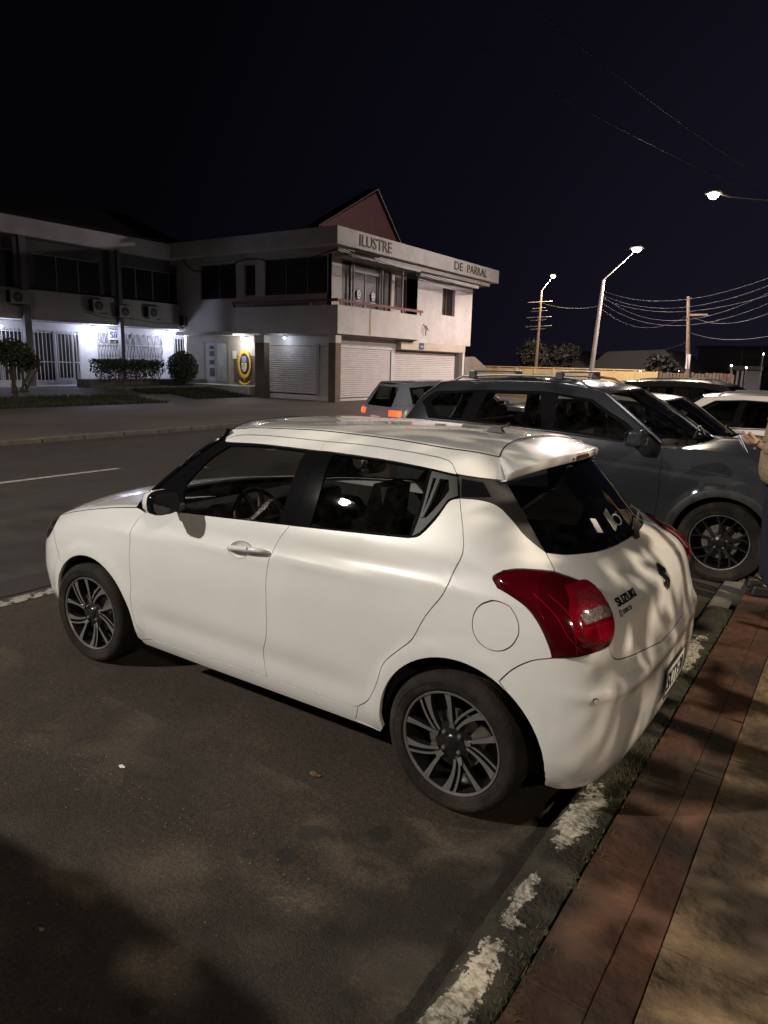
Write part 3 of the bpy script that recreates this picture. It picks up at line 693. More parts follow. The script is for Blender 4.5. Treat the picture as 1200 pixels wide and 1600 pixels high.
    pf = flat('plate_frame', [(-.188, -.073), (.188, -.073), (.188, .073), (-.188, .073)], BLACKM, bum, .001, .03, holes=[[(-.174, -.059), (.174, -.059), (.174, .059), (-.174, .059)]]); drape(pf, S, 0, .505, .015)
    t = text_mesh('plate_letters', 'SKTY·20', .115, SEAM, bum, (0, 0, 0), (1, 0, 0), (0, 1, 0), .001, .001, .30); drape(t, S, .155, .462, .014)
    # front
    nose = chain([(am, .20)], xz(S, [(3.05, .20), (2.80, .22)])[::-1][::-1], [])
    fbl = chain([(am, .205)], [(am-.5, .21)], xz(S, [(2.80, .235)]), fa(-6, 50), rev(bfs), hlow[len(hlow)//3:], xz(S, [(3.06, .665)]), xz(S, [(3.02, .74)]), [(am-.3, .745), (am, .75)])
    fb = panel(S, 'front_bumper', fbl, PEARL, car, side=2)
    panel(S, 'grille', chain([(am, .33), (am-.45, .34), (am-.55, .47), (am-.42, .60), (am, .61)]), BLACKM, fb, side=2, off=.004, gap=0)
    e_ = flat('emblem', [(x*.10, y*.10) for x, y in EM], CHROME, fb, .004, .03)
    v = np.array([tuple(p.co) for p in e_.data.vertices]); c = S.P(am-v[:, 0], .66+v[:, 1])
    for p, q in zip(e_.data.vertices, c): p.co = (q[0]+.012, q[1], q[2])
    # roof, windscreen, bonnet
    Fl = S3(S, [p for p in C_['F']]); F0 = Fl[0]
    Fl = sorted(Fl, key=lambda p: p[0]); ends = S3(S, xz(S, [(1.50, 1.455)]))[0]; Fl = [p for p in Fl if p[0] < ends[0]-.02]+[ends]
    bow = [.17*max(0, (q[0]-.9)/(ends[0]-.9))**2-.05*max(0, (.25-q[0])/.25)**2*0 for q in Fl]
    crown = [.024]*len(Fl)
    rrows = bowed([(q[0], q[1]-.002, q[2]) for q in Fl], crown, bow, 30, 2.2)
    roof = grid_obj('roof', rrows, PEARL, car)
    MB().tube([(q[0], q[1]-.0015, q[2]-.001) for q in Fl], .0035, 6).build('roof_seam', SEAM, roof); MB().tube([(q[0], -q[1]+.0015, q[2]-.001) for q in Fl], .0035, 6).build('roof_seam', SEAM, roof)
    Wl = S3(S, pil_c+[base[0]]); Wl = [(Wl[0][0]-.02, Wl[0][1]-.006, Wl[0][2]+.035)]+Wl
    nW = len(Wl); wb = [.17+.13*(i/(nW-1)) for i in range(nW)]; wc = [.022-.012*(i/(nW-1)) for i in range(nW)]
    ws = grid_obj('windscreen', bowed(Wl, wc, wb, 24, 2.0), GLASS, car, th=0)
    for s_ in (1, -1): MB().tube([(q[0], q[1]*s_, q[2]) for q in Wl], .012, 8).build('pillar_cover', BLACKG, car, smooth=True)
    MB().tube([(p[0]+.004, p[1], p[2]-.004) for p in rrows[-1]], .008, 6).build('windscreen_seal', SEAM, ws)
    Hl = S3(S, hoodc+hlc[1:]); nH = len(Hl); hb = [.30-.16*(i/(nH-1)) for i in range(nH)]; hc = [.012+.03*math.sin(math.pi*i/(nH-1))*.6+.012*(i/(nH-1)) for i in range(nH)]
    bon = grid_obj('bonnet', bowed([(q[0], q[1]-.004, q[2]+.001) for q in Hl], hc, hb, 26, 2.4), PEARL, car)
    MB().tube([(p[0], p[1]-.003, p[2]) for p in Hl], .003, 5).build('bonnet_seam', SEAM, bon)
    cow = bowed([Hl[0], (Hl[0][0]+.05, Hl[0][1]-.01, Hl[0][2]-.03)], .0, [.30, .30], 20); grid_obj('cowl', cow, BLACKM, car)
    # tail spoiler: continues the roof, rounded lip, its own side cheeks
    G = S3(S, C_['G']); n = 30; rows = []; zl = lambda x: float(np.interp(x, [q[0] for q in Fl], [q[2] for q in Fl]))+min(0, x-Fl[0][0])*.10
    def top(u, t):
        au = abs(u); xs_ = G[0][0]+.004+(.10-G[0][0])*(1-au**2.4); xt = -.048-.118*(1-au**2.4); ys_ = G[0][1]-.001; yt = .556
        x = xs_+(xt-xs_)*t; y = (ys_+(yt-ys_)*t)*u; zs_ = zl(xs_)+.024*(1-au**2.2)+.0015; zt_ = 1.436-.046*au**3.2
        return np.array((x, y, zs_+(zt_-zs_)*(t**1.25)))
    us = [1-2*k/n for k in range(n+1)]
    for t in (0, .12, .3, .5, .7, .85, .95, 1.0): rows.append([tuple(top(u, t)) for u in us])
    for dx, dz, f in ((-.004, -.004, 1), (-.005, -.010, 1), (-.003, -.030, 1), (.004, -.036, .99), (.05, -.044, .97), (.12, -.040, .94)):
        rows.append([tuple(top(u, 1)*np.array((1, f, 1))+np.array((dx*(1-.0*abs(u)), 0, dz))) for u in us])
    sp = grid_obj('roof_spoiler', rows, PEARL, car, th=.003)
    for s_ in (1, -1):
        k = MB(); e_ = [rows[i_][0 if s_ > 0 else n] for i_ in range(8)]; g_ = [(p[0], p[1]*s_, p[2]) for p in G]; lo = rows[10][0 if s_ > 0 else n]
        k.add([g_[0]]+e_[1:]+[lo, g_[2], g_[1]], [tuple(range(11-0))[:len([g_[0]]+e_[1:]+[lo, g_[2], g_[1]])]]); k.build('spoiler_cheek', PEARL, sp)
    MB().tube([(p[0], p[1], p[2]-.0005) for p in rows[0]], .0028, 5).build('spoiler_seam', SEAM, sp)
    bk = MB(); bx = rows[7][n//2]; bk.obox((bx[0]-.003, 0, bx[2]-.018), (.005, 0, 0), (0, .085, 0), (0, 0, .0095)); bk.build('brake_light', mat('brake_lens', (.09, .012, .012), rough=.2, coat=1), sp, bevel=.004)
    bk = MB(); bk.tube([(bx[0]+.004, .118, bx[2]-.020), (bx[0]-.006, .118, bx[2]-.020)], .006, 10); bk.build('washer_nozzle', SEAM, sp)
    an = MB(); an.obox((.27, 0, 1.508), (.045, 0, 0), (0, .018, 0), (0, 0, .012), .6); an.tube([(.25, 0, 1.515), (.20, 0, 1.545)], [.006, .004], 8); an.build('antenna', BLACKM, roof, bevel=.008)
    # shell under the skin, cabin floor, dashboard, seats, steering wheel
    fl = MB(); fl.box(-.48, 3.0, -.62, .62, .17, .24); fl.box(.40, 1.98, -.76, .76, .20, .25); fl.box(2.02, 2.07, -.72, .72, .24, .93); fl.box(-.50, -.40, -.55, .55, .25, .95)
    for s_ in (1, -1): fl.box(.42, 1.98, s_*.735, s_*.755, .25, .98); fl.box(-.02, .42, s_*.60, s_*.62, .25, .95); fl.box(-.42, -.02, s_*.53, s_*.55, .25, .95)
    fl.build('underbody', INTER, car)
    da = MB(); da.obox((1.86, 0, .86), (.17, 0, 0), (0, .70, 0), (-.02, 0, .13), .9); da.obox((1.72, .36, .97), (.08, 0, -.01), (0, .20, 0), (0, 0, .05), .8); da.obox((1.62, 0, .62), (.25, 0, 0), (0, .13, 0), (0, 0, .22), .8)
    da.build('dashboard', INTER, car, bevel=.04, seg=3)
    sw = MB(); ax_ = Vector((-.9, 0, .42)).normalized(); b1 = Vector((0, 1, 0)); b2 = ax_.cross(b1); c0 = Vector((1.50, .36, .93))
    sw.tube([c0+(b1*math.cos(t)+b2*math.sin(t))*.185 for t in np.linspace(0, 2*math.pi, 37)], .014, 8)
    for t in (R(0), R(180), R(250), R(290)): sw.tube([c0, c0+(b1*math.cos(t)+b2*math.sin(t))*.18], [.03, .014], 6)
    sw.lathe([(0, -.02), (.06, -.01), (.065, .02), (.03, .05)], tuple(c0), 'x', 20); sw.build('steering_wheel', BLACKM, car, smooth=60)
    sp_ = MB(); sp_.tube([c0+b1*.06+ax_*.02+b2*-.05, c0+b1*.05+ax_*.02+b2*-.15], .005, 5); sp_.tube([c0-b1*.06+ax_*.02+b2*-.05, c0-b1*.05+ax_*.02+b2*-.15], .005, 5); sp_.build('steering_wheel_trim', CHROME, car)
    seats(car, 1.02, .22, .30)
    rv = MB(); rv.obox((1.43, 0, 1.345), (.012, 0, 0), (0, .125, 0), (0, 0, .033)); rv.tube([(1.45, 0, 1.37), (1.50, 0, 1.43)], .01); rv.build('interior_mirror', BLACKM, car, bevel=.01)
    ps = MB(); ps.box(-.30, .02, -.52, .52, .93, .945); ps.build('parcel_shelf', INTER, car)
    hl_ = MB(); hl_.grid([[(x, y, 1.455-.02*abs(y/.5)**2) for y in np.linspace(-.5, .5, 8)] for x in np.linspace(.05, 1.45, 8)]); hl_.build('headlining', mat('headlining', (.18, .17, .16), rough=.9), car)
    return car, S
swift, SW = white_hatchback()
# ---------------------------------------------------------------- the other cars
def arch_extra(arches, up=.10):
    def f(G):
        X, Y, Z = G[..., 0], G[..., 1], G[..., 2]
        for cx, cz, r in arches:
            d = np.hypot(X-cx, Z-cz); Y = Y+.016/(1+np.exp((d-(r+.075))/.008))*np.clip((Z-.25)/.1, 0, 1)*np.clip((Y-.5)/.2, 0, 1)
        return np.stack([X, Y, Z], 2)
    return f
def paintm(name, col, metal=.5, rough=.3): return mat(name, col, rough=rough, metal=metal, coat=1, coat_rough=.03, noise=(3, .08))
def gcar(name, sp, paint, loc, rz, label, group=None, tail_lit=False, bars=False, glass=GLASS, simple=False):
    if tail_lit: sp = dict(sp); sp['tl'] = [(.46, .92), (.80, .92), (.82, .86), (.80, .81), (.48, .81)]
    S = Shape(sp['T']); am = S.amax; car = tag(empty(name, loc, rz), label, 'car', group)
    X = lambda pts: [np.array(p) for p in xz(S, pts)]; ar, af = sp['arches']; zs = sp['sill']; zb = sp['zb']; rev = lambda c: list(c)[::-1]
    A, B, D = sp['A'], sp['B'], sp['C']; belt = sp['belt']; bx = [p[0] for p in belt]; bz = [p[1] for p in belt]
    bp = lambda x: (x, float(np.interp(x, bx, bz))); at = .50; a_t = lambda z: np.array((at, z))
    Bel = lambda x0, x1, n=6: [bp(x0+(x1-x0)*i/n) for i in range(n+1)]
    hood = sp['hood']; zt = sp['ztail']; zw = sp['zwin']; st = .05
    for sd in (1, -1):
        P_ = lambda nm, poly, m, par=car, **k: panel(S, nm, poly, m, par, side=sd, step=st, **k)
        xA, xB, xC = A[0][0], B[0][0], D[0][0]
        P_('front_fender', chain(X(A[::-1]), X([bp(xA)]), X(hood), [(am-.5, hood[-1][1]), (am-.5, zb)], [p for p in arc(S, af[0], af[1], af[2], -5, 185) if True], X([(A[-1][0], zs)])), paint)
        fd = P_('front_door', chain(X(Bel(xB, xA)), X(A), X([(A[-1][0], zs), (B[-1][0], zs)]), X(B[::-1])), paint)
        rd = P_('rear_door', chain(X(Bel(xC, xB)), X(B), X([(B[-1][0], zs)]), X(D[::-1])), paint)
        P_('rear_quarter_panel', chain(X(Bel(xC, belt[0][0]+.02)), [a_t(belt[0][1]), a_t(zb)], rev(arc(S, ar[0], ar[1], ar[2], D[-1][2] if len(D[-1]) > 2 else 40, 200)), X(D[::-1])[0:0], X([(q[0], q[1]) for q in D[::-1]])), paint)
        P_('sill', chain(X([(A[-1][0]-.0, zs), (A[-1][0], zb), (ar[0]+ar[2]+.02, zb), (ar[0]+ar[2]+.02, zs)])), BLACKM)
        for cx, cz, r in (ar, af):
            t = [R(a) for a in np.linspace(-3, 183, 30)]; inn = [(cx+r*math.cos(a), cz+r*math.sin(a)) for a in t]; out = [(cx+(r+.075)*math.cos(a), cz+(r+.06)*math.sin(a)) for a in t[::-1]]
            if sp.get('clad'): P_('wheel_arch_cladding', X(inn)+X(out), BLACKM, off=.012, gap=0)
            ln = MB(); rows = [[(cx+(r+.01)*math.cos(a), sd*y_, cz+(r+.01)*math.sin(a)) for a in np.linspace(R(-20), R(200), 24)] for y_ in (sp['hw']-.05, .55)]; rows.append([(cx, sd*.55, cz)]*24)
            ln.grid(rows); ln.build('wheel_arch_liner', INTER, car, smooth=60)
            wheel(car, cx, sp['hw']-.03, sd, 0, sp['R'], sp['rim'], .22, units=5 if not simple else 5, style=sp['style'], spoke_m=sp.get('spoke'))
        W = [X(w) for w in sp['windows']]; dlo = X(sp['dlo'])
        up_ = P_('window_surround', chain(X(Bel(belt[0][0]+.02, xA, 16)), X(sp['pil'][::-1]), X(sp['F'][::-1]), [a_t(sp['F'][0][1]), a_t(belt[0][1])]), paint, holes=[dlo])
        P_('window_frame', dlo, BLACKG, up_, holes=W, off=-.004, gap=.002)
        for w in W: P_('window_glass', w, glass, up_, off=-.009, gap=.001, th=0)
        seam_tube(S, 'belt_moulding', X([bp(x) for x in np.linspace(sp['dlo'][0][0], sp['dlo'][0][1] if 0 else sp['moulding'], 14)]), CHROME if sp.get('chrome') else BLACKM, up_, .007, .004, sd)
        for x in sp['handles']:
            q = S.P(np.array([S.ax(x, sp['zh'])]), np.array([sp['zh']]))[0]; k = MB(); k.obox((x, sd*(q[1]+.022), sp['zh']), (.10, 0, 0), (0, .009, 0), (0, 0, .013), .9); k.build('door_handle', paint, fd if x > B[0][0] else rd, bevel=.006)
        # mirror
        mx, my, mz = sp['mirror']; k = MB(); k.obox((mx, sd*(my+.13), mz), (.07, 0, 0), (0, .115, 0), (.01, 0, .075), .88); mo = k.build('mirror', paint, fd, bevel=.035, seg=4)
        k = MB(); k.obox((mx, sd*(my+.01), mz-.05), (.035, 0, 0), (0, .05, 0), (0, 0, .02)); k.build('mirror_arm', BLACKM, fd)
        k = MB(); k.obox((mx-.072, sd*(my+.13), mz), (.002, 0, 0), (0, .095, 0), (0, 0, .055)); k.build('mirror_glass', CHROME, fd, bevel=.002)
        # lamps
        tl = [np.array(p) for p in sp['tl']]
        t_ = P_('tail_light', tl, (emis('lit_tail_lamp', (1, .09, .02), 1.8) if tail_lit else REDLENS), off=.002, bulge=(.012, .05), gap=0)
        hl = X(sp['hl'][:2])+[np.array((am-.42, z)) for z in (sp['hl'][1][1]+.01, sp['hl'][1][1]-.10)]+X([sp['hl'][2]])
        P_('headlight', hl, CLEARL, off=.003, bulge=(.012, .05), gap=0)
    b = panel(S, 'rear_bumper', [(0, zt), (at, zt), (at, zb), (0, zb)], paint if not sp.get('clad') else BLACKM, car, side=0, step=st)
    tg = panel(S, 'tailgate', [(0, zw), (at, zw+.0), (at, zt), (0, zt)], paint, car, side=0, step=st)
    panel(S, 'rear_window', [(0, sp['F'][0][1]-.06), (at-.02, sp['F'][0][1]-.07), (at-.02, zw), (0, zw)], DARKGLASS, tg, side=0, step=st, off=-.001, th=0)
    panel(S, 'window_surround', [(0, sp['F'][0][1]), (at, sp['F'][0][1]), (at, sp['F'][0][1]-.06), (0, sp['F'][0][1]-.06)], paint, tg, side=0, step=st)
    pl = flat('number_plate', [(-.18, -.065), (.18, -.065), (.18, .065), (-.18, .065)], PLATEM, b, .001, .04); drape(pl, S, 0, sp.get('zplate', .58), .006)
    fb = panel(S, 'front_bumper', [(am, hood[-1][1]), (am-.5, hood[-1][1]), (am-.5, zb), (am, zb)], paint, car, side=2, step=st)
    panel(S, 'grille', [(am, hood[-1][1]-.06), (am-.40, hood[-1][1]-.08), (am-.34, hood[-1][1]-.34), (am, hood[-1][1]-.36)], BLACKM, fb, side=2, step=st, off=.006, gap=0)
    # roof, glass, bonnet
    Fl = S3(S, catmull(X(sp['F']), 4)); ends = Fl[-1]
    bow = [.13*max(0, (q[0]-.7)/(ends[0]-.7))**2-(.12*max(0, 1-(q[0]-Fl[0][0])/.35)**1) for q in Fl]
    roof = grid_obj('roof', bowed([(q[0], q[1]-.002, q[2]) for q in Fl], .035, bow, 20, 2.4), paint, car)
    Pl = S3(S, X(sp['pil'])); Pl = [tuple(np.array(ends)-np.array((0, .003, 0)))]+Pl[1 if abs(Pl[0][0]-ends[0]) < .08 else 0:]
    n = len(Pl); ws = grid_obj('windscreen', bowed(Pl, [.035-.02*i/(n-1) for i in range(n)], [.13+.12*i/(n-1) for i in range(n)], 20, 2.0), glass, car, th=0)
    for s_ in (1, -1): MB().tube([(q[0], q[1]*s_, q[2]) for q in Pl], .018, 8).build('front_pillar', paint, car, smooth=True)
    Hl = S3(S, catmull(X(hood), 4)); n = len(Hl)
    bon = grid_obj('bonnet', bowed([(q[0], q[1]-.004, q[2]) for q in Hl], [.03+.02*math.sin(math.pi*i/(n-1)) for i in range(n)], [.25-.12*i/(n-1) for i in range(n)], 20, 2.4), paint, car)
    wp = MB(); q0 = Pl[-1]; wp.tube([(q0[0]+.20, .05, q0[2]+.02), (q0[0]+.02, q0[1]-.12, q0[2]+.06)], .010, 6); wp.tube([(q0[0]+.17, -.35, q0[2]+.02), (q0[0]+.12, .10, q0[2]+.10)], .010, 6); wp.build('wiper', BLACKM, ws)
    fl = MB(); xe = hood[-1][0]; fl.box(Fl[0][0]-.1, xe+.1, -.60, .60, zb+.02, zb+.08); fl.box(ar[0]+ar[2], af[0]-af[2]-.05, -sp['hw']+.1, sp['hw']-.1, zb+.02, zb+.08); fl.box(A[0][0]+.02, A[0][0]+.07, -.70, .70, zb+.05, bz[-1]-.10)
    for s_ in (1, -1): fl.box(ar[0]+ar[2], A[0][0], s_*(sp['hw']-.12), s_*(sp['hw']-.10), zb+.05, min(bz)-.06)
    fl.build('underbody', INTER, car)
    k = sp['seatz']; seats(car, sp['seatx'][0], sp['seatx'][1], k)
    da = MB(); da.obox((A[0][0]-.15, 0, bz[-1]-.16), (.17, 0, 0), (0, .68, 0), (-.02, 0, .12), .9); da.build('dashboard', INTER, car, bevel=.04)
    sw = MB(); c0 = Vector((A[0][0]-.48, .37, bz[-1]-.10)); b1 = Vector((0, 1, 0)); b2 = Vector((.40, 0, .9)).normalized()
    sw.tube([c0+(b1*math.cos(t)+b2*math.sin(t))*.185 for t in np.linspace(0, 2*math.pi, 25)], .014, 6); sw.tube([c0-b1*.18, c0+b1*.18], .02, 6); sw.build('steering_wheel', BLACKM, car)
    ps = MB(); ps.box(sp['seatx'][1]-.85, sp['seatx'][1]-.40, -.5, .5, belt[0][1]-.12, belt[0][1]-.10); ps.build('parcel_shelf', INTER, car)
    if sp.get('rails'):
        for s_ in (1, -1):
            pts = [(q[0], (q[1]-.03)*s_, q[2]+.055) for q in Fl if Fl[0][0]+.35 < q[0] < ends[0]-.25]; f_, l_ = pts[0], pts[-1]
            pts = [(f_[0]-.10, f_[1], f_[2]-.05)]+pts+[(l_[0]+.10, l_[1], l_[2]-.06)]
            MB().tube(pts, .013, 8).build('roof_rail', mat('rail_aluminium', (.33, .33, .33), rough=.35, metal=.9), roof, smooth=True)
    if bars:
        for x in bars:
            zz = np.interp(x, [q[0] for q in Fl], [q[2] for q in Fl]); yy = np.interp(x, [q[0] for q in Fl], [q[1] for q in Fl])-.03
            cb = tag(empty('roof_bar', (0, 0, 0), 0, roof)) if 0 else None
            k = MB(); k.bar((x, -yy-.04, zz+.105), (x, yy+.04, zz+.105), .06, .022); o = k.build('roof_bar', mat('bar_aluminium', (.30, .28, .27), rough=.4, metal=.7), roof, bevel=.008)
            for s_ in (1, -1): k = MB(); k.obox((x, s_*yy, zz+.065), (.045, 0, 0), (0, .035, 0), (0, 0, .04), .8); k.build('bar_foot', BLACKM, roof, bevel=.012)
    return car, S

SUVA = [(-.02, .37, .40), (2.69, .37, .40)]
SUV = dict(T=dict(z=[.20, .30, .45, .60, .75, .90, 1.0, 1.08, 1.15, 1.22, 1.32, 1.42, 1.52, 1.58, 1.64, 1.70],
        xr=[-.72, -.82, -.90, -.92, -.90, -.88, -.87, -.85, -.80, -.74, -.68, -.62, -.56, -.53, -.50, -.45], xf=[3.45, 3.54, 3.60, 3.62, 3.61, 3.57, 3.50, 3.40, 3.3, 3.2, 3.1, 3.0, 2.9, 2.85, 2.8, 2.7],
        xs=[-.2, .9, 1.9, 2.7], w0=[.80, .86, .90, .915, .92, .92, .913, .90, .885, .865, .825, .785, .735, .70, .645, .55], w1=[.80, .86, .89, .905, .915, .92, .916, .908, .895, .872, .832, .795, .75, .715, .655, .56],
        w2=[.80, .86, .89, .905, .915, .918, .912, .90, .882, .855, .81, .77, .72, .68, .62, .53], w3=[.80, .86, .90, .915, .92, .91, .895, .87, .83, .78, .73, .69, .65, .62, .57, .5], extra=arch_extra(SUVA)),
    arches=SUVA, R=.36, rim=.245, hw=.92, style='y', spoke=DARKSP, clad=True, chrome=True, rails=True, sill=.36, zb=.26, ztail=.72, zwin=1.12, zh=.98, zplate=.85,
    A=[(2.12, 1.14), (2.14, .9), (2.13, .5)], B=[(1.10, 1.19), (1.12, .8), (1.10, .45)], C=[(.22, 1.22), (.25, .95), (.32, .80), (.38, .62), (.42, .48)],
    belt=[(-.62, 1.20), (-.2, 1.235), (.4, 1.22), (1.15, 1.20), (1.76, 1.165), (2.14, 1.135)], moulding=2.02,
    F=[(-.50, 1.60), (-.17, 1.635), (.41, 1.67), (1.02, 1.67), (1.38, 1.63), (1.54, 1.585)], pil=[(1.56, 1.575), (1.75, 1.45), (1.95, 1.31), (2.12, 1.18)],
    dlo=[(-.30, 1.25), (-.44, 1.42), (-.30, 1.53), (.30, 1.57), (.95, 1.58), (1.42, 1.53), (1.78, 1.34), (2.02, 1.175), (1.95, 1.165), (1.15, 1.215), (.4, 1.235)],
    windows=[[(-.20, 1.275), (-.33, 1.42), (-.24, 1.505), (.16, 1.54), (.08, 1.27)], [(.24, 1.265), (.32, 1.545), (.90, 1.555), (.99, 1.235)], [(1.11, 1.235), (1.08, 1.555), (1.39, 1.515), (1.72, 1.34), (1.90, 1.20)]],
    hood=[(2.14, 1.135), (2.45, 1.13), (2.8, 1.09), (3.1, 1.02), (3.3, .95)], handles=[1.32, .45], mirror=(1.93, .86, 1.22),
    tl=[(.46, 1.13), (.75, 1.12), (1.02, 1.06), (.98, 1.0), (.70, .96), (.46, .97)], hl=[(2.95, 1.04), (3.25, .96), (3.05, .88)], seatx=(1.30, .35), seatz=.50)
WGA = [(0, .33, .345), (2.50, .33, .345)]
WAG = dict(T=dict(z=[.18, .26, .38, .52, .66, .78, .88, .95, 1.0, 1.08, 1.18, 1.28, 1.36, 1.42, 1.48, 1.52],
        xr=[-.62, -.70, -.76, -.78, -.78, -.76, -.74, -.72, -.69, -.64, -.58, -.52, -.47, -.44, -.40, -.35], xf=[3.1, 3.2, 3.25, 3.28, 3.26, 3.2, 3.1, 3.0, 2.9, 2.8, 2.7, 2.6, 2.5, 2.4, 2.3, 2.2],
        xs=[-.2, .9, 1.7, 2.5], w0=[.74, .80, .83, .85, .855, .855, .845, .83, .815, .785, .745, .70, .66, .62, .56, .5], w1=[.74, .80, .82, .84, .85, .85, .845, .835, .82, .795, .755, .71, .67, .63, .57, .5],
        w2=[.74, .80, .82, .84, .85, .85, .84, .825, .80, .775, .73, .685, .64, .60, .54, .48], w3=[.74, .80, .83, .85, .85, .84, .81, .78, .75, .71, .66, .62, .58, .55, .5, .45], extra=arch_extra(WGA)),
    arches=WGA, R=.31, rim=.205, hw=.855, style='y', clad=False, chrome=False, rails=True, sill=.27, zb=.20, ztail=.62, zwin=.98, zh=.84, zplate=.72,
    A=[(1.98, .99), (2.02, .8), (2.0, .42)], B=[(.98, 1.0), (1.0, .7), (.98, .36)], C=[(.10, 1.02), (.16, .82), (.30, .66), (.36, .52), (.38, .42)],
    belt=[(-.55, 1.02), (0, 1.03), (.9, 1.01), (1.6, .99), (2.0, .985)], moulding=1.9,
    F=[(-.42, 1.42), (-.1, 1.45), (.5, 1.475), (1.0, 1.475), (1.28, 1.455), (1.42, 1.43)], pil=[(1.44, 1.42), (1.62, 1.29), (1.80, 1.15), (1.96, 1.02)],
    dlo=[(-.38, 1.05), (-.36, 1.36), (.1, 1.40), (.9, 1.42), (1.28, 1.395), (1.60, 1.20), (1.86, 1.015), (1.0, 1.025), (.2, 1.04)],
    windows=[[(-.32, 1.075), (-.31, 1.335), (.02, 1.37), (.06, 1.065)], [(.14, 1.06), (.12, 1.375), (.84, 1.395), (.90, 1.04)], [(1.0, 1.04), (.93, 1.395), (1.26, 1.37), (1.55, 1.20), (1.76, 1.035)]],
    hood=[(2.0, .985), (2.3, .97), (2.6, .93), (2.85, .86), (3.0, .78)], handles=[1.12, .28], mirror=(1.78, .80, 1.06),
    tl=[(.42, .98), (.72, .97), (.80, .90), (.76, .72), (.50, .68), (.42, .72)], hl=[(2.7, .90), (2.98, .80), (2.8, .72)], seatx=(1.15, .28), seatz=.34)
import copy
suv, _ = gcar('parked_car', SUV, paintm('grey_metallic_paint', (.050, .055, .068), .55, .20), (2.37, -4.27, 0), math.pi, 'dark grey metallic SUV with roof bars and chrome window line right behind the white hatchback', bars=(.08, 1.03))
WAG2 = copy.deepcopy(WAG); WAG2['rails'] = False
GR = 'cars parked along the kerb'
c2, _ = gcar('parked_car', WAG2, paintm('silver_paint', (.36, .35, .34), .4), (2.35, -6.95, 0), math.pi, 'silver hatchback mostly hidden behind the dark grey SUV, only its roof and windscreen in view', glass=DARKGLASS)
c3, _ = gcar('parked_car', WAG, paintm('white_paint', (.60, .57, .56), 0), (-.62, -9.05, 0), 0, 'white estate car with roof rails at the right edge, beyond the dark grey SUV', glass=DARKGLASS)
c4, _ = gcar('parked_car', SUV, paintm('black_paint', (.02, .02, .025), .2), (2.55, -12.3, -.06), math.pi, 'black SUV with a pale roof edge, farthest of the parked cars near the yellow wall', glass=DARKGLASS)
c5_, _ = gcar('parked_car', SUV, paintm('dark_blue_paint', (.02, .03, .05), .4), (2.45, 4.22, 0), math.pi, 'dark blue SUV in the next bay beside the camera, out of the picture')
h_ = math.atan2(-.90, -.42)
c6_, _ = gcar('driving_car', WAG2, paintm('blue_grey_paint', (.15, .17, .21), .1), (6.9-.42*.75, -8.5-.9*.75, 0), h_, 'small blue grey hatchback with glowing tail lights driving away along the street', tail_lit=True, glass=DARKGLASS)
lamp('tail_light_glow', 'POINT', (7.05, -8.0, .75), 6, (1, .12, .03), .15)
